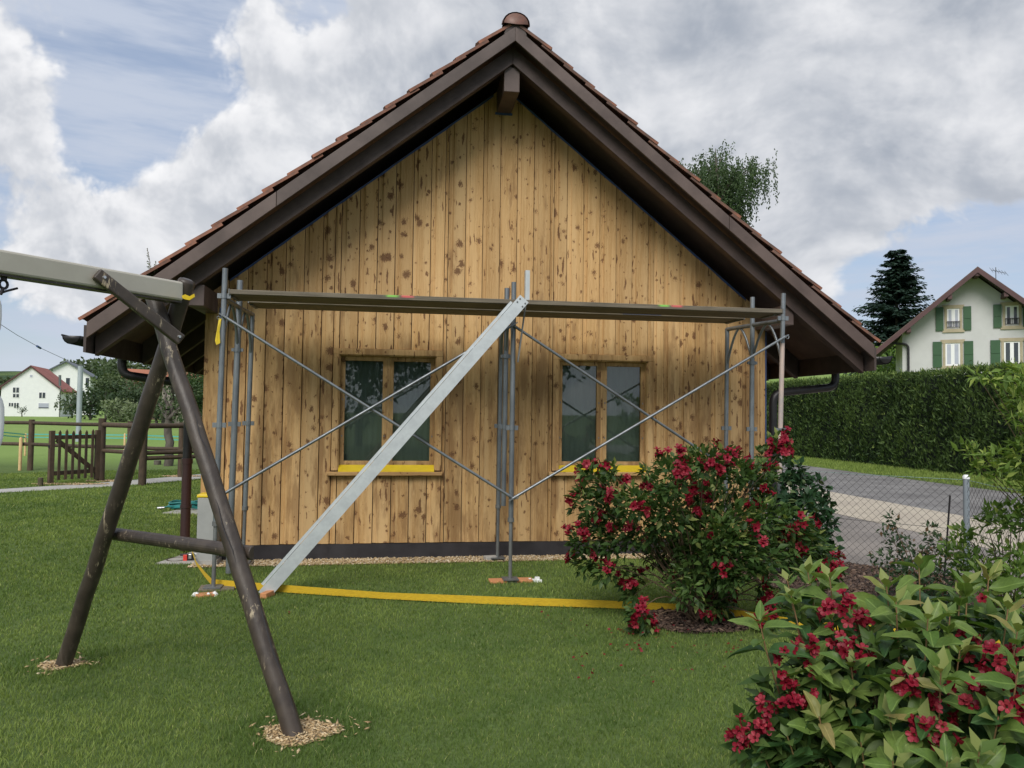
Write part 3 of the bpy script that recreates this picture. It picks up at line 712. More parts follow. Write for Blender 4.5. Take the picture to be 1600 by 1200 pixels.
def zpix(fr, py):
    x, y, k, zt = posts[fr][0]; p = Y({'L': 346, 'M': 800, 'R': 1222}[fr], py, y-.035); return float(p[2])
brace(fpt('L', zpix('L', 493)), fpt('M', zpix('M', 777)), )
brace(fpt('L', zpix('L', 779), dy=-.06), fpt('M', zpix('M', 507), dy=-.06))
brace(fpt('M', zpix('M', 509)), fpt('R', zpix('R', 787)))
brace(fpt('M', zpix('M', 779), dy=-.06), fpt('R', zpix('R', 526), dy=-.06))
for fr in 'RM':
    for z in (zpix(fr, 526 if fr == 'R' else 777), zpix(fr, 784) if fr == 'R' else None):
        if z is None: continue
        p = fpt(fr, z); n = 10; pts = [p+Vector((.052+.017*math.cos(6.283*i/n), .03, .017*math.sin(6.283*i/n))) for i in range(n+1)]
        MB().tube(pts, .0055, 6).obj('lock_ring', M['steel'], sc)
# short stub above the leaning channel
x, y, k, zt = posts['M'][0]
sb = MB(); p = Y(824, 449, -1.33); sb.box((p[0]-.024, -1.36, p[2]-.14), (p[0]+.018, -1.30, p[2]+.16)); sb.obj('post_stub', M['alu'], sc)
sb = MB(); sb.bar(Y(821, 478, -1.345), Y(809, 566, -1.325), .012, .034, (0, 1, 0)); sb.obj('support_strut', M['steel_old'], sc)
# planks: two in each row
def plank(x0, x1, y0, y1, label, m):
    b = MB(); n = 6
    pr = [(y0, 2.640), (y0+.006, 2.636), (y1-.006, 2.636), (y1, 2.640), (y1, 2.676), (y1-.006, 2.680), (y0+.006, 2.680), (y0, 2.676)]
    b.prism(pr, 'x', x0, x1)
    e = thing('scaffold_plank', ((x0+x1)/2, (y0+y1)/2, 2.636), label, 'plank', 'planks lying on the scaffold')
    b.obj('board', m, e)
    for xx in (x0+.006, x1-.006):
        MB().box((xx-.005, y0-.004, 2.630), (xx+.005, y1+.004, 2.684)).obj('end_cap', M['steel_old'], e)
    for xx in (x0+.02, x1-.05): MB().bar((xx, y0+.08, 2.628), (xx+.03*0, y1-.08, 2.628), .03, .012).obj('end_batten', M['steel_old'], e)
xm = float(Y(815, 470, -1.38)[0])
plank(-1.475, xm-.006, -1.385, -.945, 'outer weathered plank with green and red paint dabs beside the swing frame', M['plank_mark'])
plank(xm+.006, 3.86, -1.385, -.945, 'outer weathered plank with paint dabs above the flowering bush', M['plank_mark'])
plank(-1.40, xm-.03, -.865, -.43, 'inner weathered plank close to the wall above the window nearer the swing', M['plank'])
plank(xm-.018, 3.70, -.865, -.43, 'inner weathered plank close to the wall with a blue patch underneath', M['plank'])
bp = MB(); a = Y(973, 492, -.868); c = Y(1033, 494, -.868)
bp.box((a[0], -.8675, 2.645), (c[0], -.8655, 2.672)); o_ = [o for o in bpy.data.objects if o.name.startswith('scaffold_plank')][-1]; bp.obj('blue_patch', M['bluetape'], o_)
# yellow tag tied to the scaffold
tg = thing('yellow_tag', Y(338, 530, -1.40), 'faded yellow plastic tag hanging from the scaffold corner post', 'tag')
b = MB(); pts = [Y(342, 497, -1.395), Y(339, 515, -1.41), Y(336, 532, -1.40), Y(338, 539, -1.41), Y(344, 536, -1.40), Y(343, 518, -1.40), Y(346, 498, -1.392)]
b.add([tuple(p) for p in pts]+[(p[0], p[1]+.004, p[2]) for p in pts], [tuple(range(7)), tuple(range(13, 6, -1))]+[(i, (i+1) % 7, 7+(i+1) % 7, 7+i) for i in range(7)])
b.obj('flap', M['yellow'], tg)
n = 9; cpt = Vector(Y(341.5, 496.5, -1.395)); MB().tube([cpt+Vector((.014*math.cos(6.283*i/n), 0, .014*math.sin(6.283*i/n))) for i in range(n+1)], .003, 5).obj('tie_ring', M['steel'], tg)
# bricks and pads under the feet
def brick(cx, cy, rz, label, size=(.25, .12, .035), m='brick', name='brick', cat='brick'):
    sx, sy, sz = size; e = thing(name, (cx, cy, 0), label, cat)
    b = MB(); b.box((-sx/2, -sy/2, 0), (sx/2, sy/2, sz-.002)); me = b.mesh('brick_body', M[m])
    o = inst('body', me, e, Matrix.Translation((cx, cy, 0)) @ Matrix.Rotation(rz, 4, 'Z')); bv = o.modifiers.new('b', 'BEVEL'); bv.width = .005; bv.segments = 2
    return e
pM = posts['M'][0]
brick(pM[0]-.12, pM[1]+.0, .05, 'orange brick half under the middle scaffold foot', (.16, .13, .027))
brick(pM[0]+.13, pM[1]+.01, -.08, 'chipped orange brick with mortar crumbs beside the middle scaffold foot', (.17, .13, .027))
pm = MB(); pm.box((pM[0]-.06, pM[1]-.05, 0), (pM[0]+.06, pM[1]+.06, .0265)); props(pm.obj('foot_pad', M['steel_old']), 'grey pad under the middle scaffold foot', 'pad')
mo = MB()
for k in range(7):
    a = rb.uniform(-.05, .05); mo.box((pM[0]+.205+a, pM[1]-.05+k*.012, .0), (pM[0]+.225+a+rb.uniform(0, .03), pM[1]-.035+k*.014, .03+rb.uniform(-.01, .008)))
props(mo.obj('mortar_crumb', M['render_white']), 'white mortar crumbs stuck on the chipped brick', 'mortar', kind='stuff')
pL = posts['L'][0]; a = G(322, 931)
brick(a[0], a[1], .25, 'thin orange tile lying on the grass before the corner scaffold foot', (.17, .11, .022))
brick(pL[0]+.03, pL[1]+.03, .1, 'grey wooden pad under the corner scaffold foot', (.30, .20, .026), 'plank', 'wood_pad', 'pad')
for kx, lab in ((304, 'white bait lump beside the thin orange tile'), (334, 'pale mortar lump leaning on the thin orange tile')):
    a = G(kx, 931); m2 = MB()
    for k in range(5):
        w = rb.uniform(.012, .022); xx, yy = a[0]+rb.uniform(-.03, .03), a[1]+rb.uniform(-.02, .02); m2.tube([(xx, yy, .0), (xx+rb.uniform(-.02, .02), yy, w*1.6)], w, 6, r1=w*.5)
    props(m2.obj('mortar_lump', M['render_white']), lab.replace('bait', 'mortar'), 'mortar')
for fr, lab in (('M', 'pale stone block beside the rear scaffold foot on the gravel'),):
    x, y, k, zt = posts[fr][2]; brick(x-.07, y+.02, .2, lab, (.14, .10, .05), 'concrete', 'stone_block', 'stone')
a = G(421, 934); brick(a[0]-.02, a[1]+.03, 1.2, 'orange brick piece behind the foot of the leaning metal channel', (.15, .06, .05))
x, y, k, zt = posts['R'][0]; brick(x, y, 0, 'grey wooden pad under the scaffold foot beside the mulch bed', (.24, .2, .026), 'plank', 'wood_pad', 'pad')
for fr in 'LR':
    x, y, k, zt = posts[fr][2]; brick(x, y, 0, 'small wooden pad under the rear scaffold foot near the %s' % ('grey cabinet' if fr == 'L' else 'blue taped corner'), (.2, .16, .031), 'plank', 'wood_pad', 'pad')
# leaning channel
ch = thing('metal_channel', G(412, 932), 'long silver metal channel leaning from the lawn up to the scaffold platform', 'channel')
f0 = Vector(G(412, 930)); f0.y += .01; t0 = Vector(Y(818, 468, -1.425))
ax = (t0-f0).normalized(); side = Vector((ax.z, 0, -ax.x)).normalized(); nrm = ax.cross(side).normalized()
if nrm.y > 0: nrm = -nrm
wd, dp = .106, .045; t_ = .005
prof = [(-wd/2, 0), (wd/2, 0), (wd/2, dp), (wd/2-.020, dp), (wd/2-.020, dp-t_), (wd/2-t_, dp-t_), (wd/2-t_, t_), (-wd/2+t_, t_), (-wd/2+t_, dp-t_), (-wd/2+.020, dp-t_), (-wd/2+.020, dp), (-wd/2, dp)]
vs = []
for p in (f0, t0):
    for a, d in prof: vs.append(p+side*a+nrm*(dp-d))
n = len(prof); MB().add(vs, [(i, (i+1) % n, n+(i+1) % n, n+i) for i in range(n)]+[tuple(range(n)), tuple(range(2*n-1, n-1, -1))]).obj('profile', M['alu'], ch)
# second, narrower flange seen along the upper edge
vs = []
for p in (f0+ax*.06, t0-ax*.10):
    for a, d in ((-wd/2-.004, -.02), (-wd/2-.030, -.02), (-wd/2-.030, -.026), (-wd/2-.004, -.026)): vs.append(p+side*a+nrm*(dp-.006+d))
MB().add(vs, [(0, 1, 5, 4), (1, 2, 6, 5), (2, 3, 7, 6), (3, 0, 4, 7), (0, 3, 2, 1), (4, 5, 6, 7)]).obj('flange', M['alu'], ch)
for kk in (.03, .07):
    for aa in (-.03, .035): MB().tube([t0-ax*kk+side*aa+nrm*(dp), t0-ax*kk+side*aa+nrm*(dp+.006)], .008, 8).obj('rivet', M['steel_old'], ch)

# ================================================================ SWING FRAME
f1 = np.array([-.431, -4.594, 0]); f2 = np.array([-2.003, -3.353, 0]); Mm = (f1+f2)/2
vv = (f2-f1)/np.linalg.norm(f2-f1); nn = np.array([-vv[1], vv[0], 0])
sw = thing('garden_swing', Mm, 'dark brown log swing frame with beige crossbeam on the lawn', 'swing frame')
fr_top = PL(238, 461, Mm+nn*.05, nn); re_top = PL(292, 441, Mm-nn*.045, nn)
def logpts(a, b, n=14, wob=.004):
    a, b = Vector(a), Vector(b); return [a.lerp(b, i/n)+Vector((random.uniform(-wob, wob), random.uniform(-wob, wob), 0)) for i in range(n+1)]
MB().tube(logpts(f1-np.array([0, 0, .05]), fr_top), .048, 20, r1=.044, jitter=.012).obj('leg', M['log'], sw)
lg = MB(); pts = logpts(f2-np.array([0, 0, .05]), re_top); d = (pts[-1]-pts[0]).normalized()
lg.tube(pts+[pts[-1]+d*.012, pts[-1]+d*.018], [.0465]*15+[.041, .025], 20, jitter=.012); lg.obj('leg', M['log'], sw)
def crack(a, b, r, s0, s1, turn, n=16):
    a, b = Vector(a), Vector(b); ax_ = (b-a).normalized(); tc = (Vector(CAM)-a.lerp(b, .5)).normalized(); tc = (tc-ax_*tc.dot(ax_)).normalized(); sd_ = ax_.cross(tc); pts = []
    for i in range(n+1):
        t = s0+(s1-s0)*i/n; an = turn+.10*math.sin(i*.55)+random.uniform(-.025, .025); pts.append(a.lerp(b, t)+(tc*math.cos(an)+sd_*math.sin(an))*(r+.0006))
    MB().tube(pts, [.0004+.0024*math.sin(math.pi*(i+.2)/(n+.6)) for i in range(n+1)], 6).obj('crack', M['plinth'], sw)
crack(f1, fr_top, .0474, .03, .30, .42); crack(f1, fr_top, .0454, .58, .70, .25); crack(f1, fr_top, .0463, .36, .50, -.5); crack(f2, re_top, .0462, .02, .16, .1); crack(f2, re_top, .0462, .40, .55, -.35)
be0 = PL(284, 452, Mm, vv); zb_ = 2.263
bd = Vector(nn); b0 = Vector((be0[0], be0[1], zb_))+bd*.022; b1 = b0+bd*2.6
MB().bar(b0, b1, .095, .108).obj('crossbeam', M['sleeve'], sw, .012)
# log beam core visible below as a dark line
MB().bar(b0-Vector((0, 0, .058)), b1-Vector((0, 0, .058)), .07, .012).obj('beam_core', M['log'], sw)
s0 = PL(150, 427, Mm+vv*-.062, vv); s1 = PL(283, 532, Mm+nn*.115, nn)
MB().bar(Vector(s0), Vector(s1), .062, .040, tuple(nn*.3-vv)).obj('knee_brace', M['log'], sw, .008)
for p in (Vector(s0).lerp(Vector(s1), .06), Vector(s0).lerp(Vector(s1), .94)): MB().tube([p+Vector(-vv)*.018, p+Vector(-vv)*.03], .008, 8).obj('bolt', M['chrome'], sw)
c0 = PL(165, 832, Mm-nn*.105, nn); c1 = PL(397, 864, Mm-nn*.055, nn)
cb = MB(); a, bb = Vector(c0), Vector(c1); d = (bb-a).normalized(); u = Vector((0, 0, 1)); w_ = Vector(-nn)
outl = [(math.cos(t), math.sin(t)) for t in [math.pi*i/10-math.pi/2 for i in range(11)]]
vs = [p+u*(.039*q[1])+w_*(.036*q[0]*-1) for p in (a, bb) for q in outl]; n = 11
cb.add(vs, [(i, (i+1) % n, n+(i+1) % n, n+i) for i in range(n)]+[tuple(range(n)), tuple(range(2*n-1, n-1, -1))]); cb.obj('cross_rail', M['log'], sw, .004)
# torn yellow tape on the rear log
yt = MB(); pts = [(284, 462, .0), (289, 460, .006), (296, 463, .012), (303, 459, .02), (304, 464, .018), (296, 469, .01), (290, 468, .004), (285, 466, .0)]
vs = [tuple(PL(x, y, Mm+nn*(.025+d_), nn)) for x, y, d_ in pts]; nv = len(vs)
yt.add(vs+[tuple(np.array(v)-nn*.003) for v in vs], [tuple(range(nv)), tuple(range(2*nv-1, nv-1, -1))]+[(i, (i+1) % nv, nv+(i+1) % nv, nv+i) for i in range(nv)]); yt.obj('tape_scrap', M['yellow'], sw)
# hook and the white swing hanging from it
hk = Vector(PL(6, 431, Mm, vv)); hk.z = b0.z-.062
hb = MB(); hb.tube([hk+Vector((0, 0, .01)), hk-Vector((0, 0, .018))], .014, 10)
pts = [hk+bd*(.018*math.sin(t))+Vector((0, 0, -.036+.020*math.cos(t))) for t in [6.283*i/12 for i in range(13)]]
hb.tube(pts, .0065, 7); hb.tube([hk+bd*.028+Vector((0, 0, -.088)), hk-bd*.012+Vector((0, 0, -.066)), hk-bd*.062+Vector((0, 0, -.045))], .0055, 7); hb.tube([hk+Vector((0, 0, -.05)), hk+bd*.012+Vector((0, 0, -.085))], .008, 7)
hb.obj('swing_hook', M['iron'], sw)
se = thing('hanging_swing', hk+bd*.35+Vector((0, 0, -1.1)), 'white plastic swing seat hanging from the beige crossbeam', 'swing')
e1 = Vector(PL(5.5, 660, Mm, vv)); e0 = Vector(PL(1.5, 495, Mm, vv)); 
def shell(cpt, rx, rz, name):
    """rounded plastic panel with a rolled rim"""
    m_ = MB(); n = 32; pr = []
    sg = lambda v: math.copysign(abs(v)**.55, v)
    for off, scl in ((-.014, .90), (-.020, .97), (-.008, 1.0), (.008, 1.0), (.020, .97), (.014, .90)):
        for i in range(n):
            a = 6.283*i/n; pr.append(cpt+bd*(rx*scl*sg(math.cos(a)))+Vector((0, 0, rz*scl*sg(math.sin(a))))+Vector(vv)*off)
    fs = [(k*n+i, k*n+(i+1) % n, (k+1)*n+(i+1) % n, (k+1)*n+i) for k in range(5) for i in range(n)]+[tuple(range(n-1, -1, -1)), tuple(range(5*n, 6*n))]
    m_.add(pr, fs, True); m_.obj(name, M['white_plastic'], se)
shell(e0+bd*.24, .24, .13, 'backrest'); shell(e1+bd*.24, .24, .17, 'side_panel')
sp_ = MB(); q = e1+bd*.24+Vector((0, 0, -.10)); sp_.bar(q-bd*.20+Vector(vv)*.16, q+bd*.20+Vector(vv)*.16, .32, .03); sp_.obj('seat', M['white_plastic'], se, .012)
h2 = hk+bd*.46
MB().tube([h2+Vector((0, 0, .01)), h2+Vector((0, 0, -.09))], .010, 8).obj('swing_hook', M['iron'], sw)
for a, c in ((hk+bd*.026+Vector((0, 0, -.08)), e1+bd*.07), (h2+Vector((0, 0, -.08)), e1+bd*.45)): MB().tube([a, c], .007, 7).obj('rope', M['white_plastic'], se)

# ================================================================ GARDEN LEFT: fence, gate, cabinet, strap ...
def post_at(p, h, r, parent, name='post', cap=True):
    b = MB(); b.tube([(p[0], p[1], -.05), (p[0], p[1], h)], r, 10, jitter=.03); o = b.obj(name, M['fence'], parent)
    MB().tube([(p[0], p[1], h-.004), (p[0], p[1], h+.004)], r*1.02, 10).obj('post_top', M['fence_end'], o); return o
A0 = G(47, 735); F2 = G(282, 745.5); dirF = (F2-A0)/np.linalg.norm(F2-A0)
far = thing('rail_fence', A0, 'brown wooden post and rail fence running along the meadow behind the gate', 'fence')
F1 = PL(203, 700, A0, np.array([-dirF[1], dirF[0], 0])); F1[2] = 0
A1 = A0-dirF*2.9; F3 = F2+dirF*2.4
for p in (A1, A0, F1, F2, F3): post_at(p, 1.28, .068, far)
for a, c in ((A1, A0), (A0, F1), (F1, F2), (F2, F3)):
    for z in (1.20, .66):
        a2, c2 = Vector(a), Vector(c); a2.z = c2.z = z; MB().tube([a2, a2.lerp(c2, .5)+Vector((0, 0, -.012)), c2], .045, 8).obj('rail', M['fence'], far)
B = G(157, 752); N1 = G(222, 758.5); N2 = N1+np.array([1.15, 1.1, 0])*1.2
nf = thing('rail_fence', B, 'short brown log fence between the gate post and the garage', 'fence')
post_at(B, 1.37, .080, nf); post_at(N1, 1.30, .078, nf); post_at(N2, 1.28, .07, nf)
for a, c in ((B, N1), (N1, N2)):
    for z, r in ((1.235, .055), (.67, .045), (.56, .045)):
        a2, c2 = Vector(a), Vector(c); a2.z = c2.z = z
        if z == .56 and a is B: continue
        MB().tube([a2, c2], r, 9, jitter=.02).obj('rail', M['fence'], nf)
# gate, standing open towards the lawn
gt0 = G(152, 752.5)*np.array([1, 1, 0]); gt1 = G(77, 758.5)*np.array([1, 1, 0])
gate = thing('wooden_gate', gt0, 'dark brown picket gate with diagonal brace standing by the path', 'gate')
gd = Vector(gt1-gt0); gl = gd.length; gd.normalize(); gn = Vector((gd.y, -gd.x, 0))
if gn.y > 0: gn = -gn
def gp(u, z, off=0): return Vector(gt0)+gd*(u*gl)+Vector((0, 0, z))+gn*off
for u in (0.02, .98):
    b = MB(); b.bar(gp(u, .05), gp(u, 1.12), .10, .07, tuple(gn)); o = b.obj('stile', M['fence'], gate, .006)
for i in range(6):
    u = .155+.138*i; b = MB(); w = .052; zt = 1.13+random.uniform(-.02, .02)
    c_ = [gp(u, .10)-gd*w/2, gp(u, .10)+gd*w/2, gp(u, zt-.05)+gd*w/2, gp(u, zt), gp(u, zt-.05)-gd*w/2]
    vs = [p+gn*.028 for p in c_]+[p+gn*.052 for p in c_]
    b.add(vs, [tuple(range(5)), tuple(range(9, 4, -1))]+[(k, (k+1) % 5, 5+(k+1) % 5, 5+k) for k in range(5)]); b.obj('picket', M['fence'], gate)
for z in (.24, .98): MB().bar(gp(-.05, z), gp(1.02, z), .05, .085).obj('gate_rail', M['fence'], gate)
MB().bar(gp(.10, .27), gp(.88, .93), .045, .085).obj('gate_brace', M['fence'], gate)
for z in (.24, .98): MB().bar(gp(-.09, z), gp(.06, z), .012, .035).obj('hinge', M['iron'], gate)
MB().box(tuple(gp(1.03, .80)-Vector((.015, .02, .03))), tuple(gp(1.03, .80)+Vector((.015, .02, .03)))).obj('latch', M['iron'], gate)
p = G(63, 759.5); b = MB(); b.tube([(p[0], p[1], -.03), (p[0], p[1], .17)], .052, 10, jitter=.03); props(b.obj('post_stub', M['fence_end']), 'short round wooden stub post at the free end of the gate', 'post')
# stakes and tape out on the meadow
def stake(px, pf, pt, w, lab):
    p = G(px, pf); q = np.linalg.norm((p-CAM)[:2]); top = EYE-(pt-(645-(800-px)*ROLL))/FPX*q
    e = MB(); e.tube([(p[0], p[1], -.02), (p[0], p[1], top-.03), (p[0], p[1], top)], [w, w, w*.5], 6); props(e.obj('stake', M['stake']), lab, 'stake', 'pale stakes on the meadow'); return np.array([p[0], p[1], top])
s1 = stake(31, 735, 675, .042, 'stout pale wooden stake standing before the post and rail fence')
s2 = stake(39, 712, 670, .035, 'thin pale stake carrying teal tape beside the stout pale stake')
s3 = stake(194, 716, 672, .035, 'thin pale stake carrying teal tape between the gate post and the rear swing log')
s4 = stake(296, 722, 676, .040, 'pale stake with teal tape behind the garage corner')
b = MB()
L_ = [Dp(-60, 669, 22), s2-np.array([0, 0, .03]), s3-np.array([0, 0, .05]), s4-np.array([0, 0, .05])]
for z in (0, -.10):
    for a, c in zip(L_[:-1], L_[1:]): b.bar(Vector(a)+Vector((0, 0, z)), Vector(c)+Vector((0, 0, z-.01)), .012, .035)
props(b.obj('fence_tape', M['teal_tape']), 'teal fencing tape strung between pale stakes on the meadow', 'tape')
# mast with wire
mp = G(122, 690); zt = 1.6+(636.3-579)/FPX*np.linalg.norm((mp-CAM)[:2]); ms = thing('steel_mast', mp, 'plain grey steel mast with guy wire out on the meadow', 'mast')
MB().tube([(mp[0], mp[1], -.1), (mp[0], mp[1], zt)], .115, 12).obj('pole', M['mast'], ms); MB().tube([(mp[0], mp[1], zt-.02), (mp[0], mp[1], zt+.04)], .125, 12).obj('pole_cap', M['steel'], ms)
w0 = Vector(Dp(-120, 418, 24)); w1 = Vector((mp[0], mp[1], zt)); MB().tube([w1.lerp(w0, i/6)+Vector((0, 0, -.35*math.sin(math.pi*i/6))) for i in range(7)], .010, 5).obj('guy_wire', M['wire'], ms)
q = w1.lerp(w0, .352)+Vector((0, 0, -.35*math.sin(math.pi*.352))); d_ = (w0-w1).normalized(); MB().tube([q-d_*.17, q+d_*.17], .045, 8).obj('insulator', M['bluetape'], ms)
# cabinet at the corner
c0 = Y(309, 855, -.26); cx0, cx1 = float(Y(308, 800, -.26)[0]), float(Y(338, 800, -.26)[0])
cab = thing('utility_cabinet', ((cx0+cx1)/2, -.16, 0), 'grey utility cabinet with yellow edging at the garage corner', 'cabinet')
zt = float(Y(320, 777, -.26)[2]); b = MB(); b.box((cx0, -.26, .0), (cx1, -.06, zt)); b.obj('body', M['cabinet'], cab, .012)
b = MB(); b.box((cx0-.006, -.268, zt-.002), (cx1+.004, -.05, zt+.028)); b.obj('top_trim', M['yellow'], cab, .006)
b = MB(); b.box((cx1-.004, -.272, .12), (cx1+.010, -.25, zt)); b.obj('edge_trim', M['yellow'], cab)
b = MB(); b.box((cx0-.01, -.27, -.02), (cx1+.02, -.05, .055)); b.obj('foot', M['concrete'], cab)
# slabs with cover, hose
sl = [G(243, 881.5)[:2], G(352, 881.5)[:2], G(352, 858)[:2], G(305, 862)[:2]]
s = thing('drain_slab', (*((sl[0]+sl[2])/2), 0), 'pale concrete slab with round drain cover beside the garage corner', 'slab')
b = MB(); b.prism([tuple(p) for p in sl], 'z', -.03, .012); b.obj('slab', M['concrete'], s)
cc = G(277, 875.5); b = MB(); n = 24
for r0, r1 in ((.095, .108),):
    vs = [(cc[0]+math.cos(6.283*i/n)*r, cc[1]+math.sin(6.283*i/n)*r*1.1, z) for r, z in ((r0, .0125), (r0, .016), (r1, .016), (r1, .0125)) for i in range(n)]
    b.add(vs, [(k*n+i, k*n+(i+1) % n, (k+1)*n+(i+1) % n, (k+1)*n+i) for k in range(3) for i in range(n)])
b.obj('cover_ring', M['mulch'], s)
hp = G(284, 797); sl2 = thing('paving_slab', (hp[0], hp[1], 0), 'flat concrete slab under the coiled teal hose', 'slab')
b = MB(); a0, a1 = G(254, 803), G(322, 804); b.prism([(a0[0], a0[1]), (a1[0], a1[1]), (a1[0]+.3, a1[1]+.7), (a0[0]+.25, a0[1]+.7)], 'z', -.02, .02); b.obj('slab', M['concrete'], sl2)
hs = thing('garden_hose', (hp[0], hp[1], .02), 'coiled teal garden hose lying on a slab behind the downpipe', 'hose')
pts = []; ctr = G(291, 798); ctr = np.array([ctr[0], ctr[1]+.12])
for i in range(150):
    a = i*.30; rr = .24+.02*math.sin(i*.37)+.012*math.sin(i*1.1); pts.append((ctr[0]+math.cos(a)*rr*1.15, ctr[1]+math.sin(a)*rr*.8, .035+.10*(i/150)+.012*math.sin(i*.9)))
e_ = G(252, 799); pts = pts+[(e_[0], e_[1]+.05, .05)]
MB().tube(pts, .0125, 6).obj('coil', M['hose'], hs); MB().tube([(e_[0]+.03, e_[1]+.05, .05), (e_[0]-.07, e_[1]+.03, .045)], .020, 8).obj('nozzle', M['chrome'], hs)
# slackline strap and its ratchet
stp = thing('yellow_strap', G(330, 918), 'long yellow webbing strap stretched low across the lawn past the scaffold foot', 'strap')
lo = [G(299, 876)+np.array([0, 0, .10]), G(306, 893)+np.array([0, 0, .07]), G(331, 917.5)]
line = [(331, 917.5), (430, 926.7), (600, 938), (760, 946), (940, 952), (1078, 957.5), (1170, 971), (1245, 982), (1420, 997), (1600, 1012), (1750, 1024)]
pts = [G(x, y) for x, y in line]; hgt = [.082]*len(pts)
top_l = [(331, 905)]
b = MB(); vs = []; fs = []
full = [(Vector(lo[0]), .030), (Vector(lo[1]), .030), (Vector(lo[1]).lerp(Vector(lo[2]), .55), .045)]+[(Vector(p), .060+.006*math.sin(i*2.3)) for i, p in enumerate(pts)]
for p, h in full:
    z = max(p.z, .012); w = .0015; vs += [(p.x, p.y-w, z), (p.x, p.y-w, z+h), (p.x, p.y+w, z+h), (p.x, p.y+w, z)]
for i in range(len(full)-1):
    k = 4*i; fs += [(k, k+4, k+5, k+1), (k+1, k+5, k+6, k+2), (k+2, k+6, k+7, k+3), (k+3, k+7, k+4, k)]
b.add(vs, fs); b.obj('webbing', M['webbing'], stp)
rp = G(296, 878); rat = thing('ratchet', rp, 'red handled ratchet with steel levers at the strap end by the slab', 'ratchet')
def rbx(px0, py0, px1, py1, y, m, nm):
    a, c = Y(px0, py0, y), Y(px1, py1, y); bb = MB(); bb.box((a[0], y, max(.0, c[2])), (c[0], y+.03, a[2])); bb.obj(nm, M[m], rat, .004)
yr = float(rp[1])
rbx(286, 867, 292, 877, yr, 'red', 'handle'); rbx(294.5, 866, 299, 873, yr-.01, 'chrome', 'lever'); rbx(303, 865, 307.5, 870.5, yr-.01, 'chrome', 'spool'); rbx(281, 865.5, 304, 868.5, yr+.01, 'iron', 'axle'); rbx(291, 866, 303, 880, yr+.012, 'iron', 'frame')
a = Vector(Y(298, 884, yr-.22)); MB().bar(a, a+Vector((.055, 0, -.045)), .03, .045, (.4, 0, 1)).obj('release_lever', M['chrome'], rat, .005)

# ================================================================ VEGETATION TOOLS
def unit(v): return v/np.maximum(np.linalg.norm(v, axis=-1, keepdims=True), 1e-9)
LEAF4 = (np.array([[0, 0, 0], [-.5, .42, .10], [.5, .42, .10], [0, 1, -.06], [0, .45, 0]]), np.array([[0, 4, 1], [0, 2, 4], [4, 3, 1], [4, 2, 3]]))
LEAF2 = (np.array([[0, 0, 0], [-.5, .45, .06], [.5, .45, .06], [0, 1, 0]]), np.array([[0, 2, 1], [2, 3, 1]]))
def scatter(P, A, N, Ls, Ws, tint, tpl=LEAF4):
    """leaves at P pointing along A with normal N -> vertex, face, tint arrays"""
    A = unit(A); S = unit(np.cross(A, N)); N2 = np.cross(S, A); T, Fc = tpl; n = len(P)
    V = P[:, None, :]+T[None, :, 1, None]*(A*Ls[:, None])[:, None, :]+T[None, :, 0, None]*(S*Ws[:, None])[:, None, :]+T[None, :, 2, None]*(N2*Ls[:, None])[:, None, :]
    F = Fc[None]+(np.arange(n)*len(T))[:, None, None]
    return V.reshape(-1, 3), F.reshape(-1, 3), np.repeat(tint, len(T))
class Leaves:
    def __init__(s): s.V = []; s.F = []; s.T = []; s.n = 0
    def add(s, P, A, N, L, W, tint, tpl=LEAF4):
        P = np.asarray(P, float); n = len(P)
        f = lambda v: np.broadcast_to(np.asarray(v, float), (n,))
        V, F, T = scatter(P, np.broadcast_to(A, P.shape), np.broadcast_to(N, P.shape), f(L), f(W), f(tint), tpl)
        s.V.append(V); s.F.append(F+s.n); s.T.append(T); s.n += len(V)
    def obj(s, name, m, parent=None, stuff=False):
        me = mesh_np(name, np.concatenate(s.V), np.concatenate(s.F), m, False, np.concatenate(s.T)); o = inst(name, me, parent)
        if stuff: o['kind'] = 'stuff'
        return o
def ball(n, c, r, shell=.0):
    d = unit(rng.normal(size=(n, 3))); rad = (shell**3+(1-shell**3)*rng.random(n))**(1/3); return np.asarray(c)+d*rad[:, None]*np.asarray(r), d
def clump_crown(lv, centres, radii, per, L, W, tint=(.0, .9), droop=.2, tpl=LEAF2, up=.35):
    for c, r in zip(centres, radii):
        n = max(6, int(per*r*r)); P, d = ball(n, c, r*np.array([1, 1, .8]), .35)
        A = d*.7+rng.normal(size=(n, 3))*.6; A[:, 2] -= droop; N = rng.normal(size=(n, 3))*.6+d*.4; N[:, 2] += up
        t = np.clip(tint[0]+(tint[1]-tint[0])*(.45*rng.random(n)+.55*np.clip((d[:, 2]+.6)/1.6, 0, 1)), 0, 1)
        s = .6+.8*rng.random(n); lv.add(P, A, N, L*s, W*s, t, tpl)

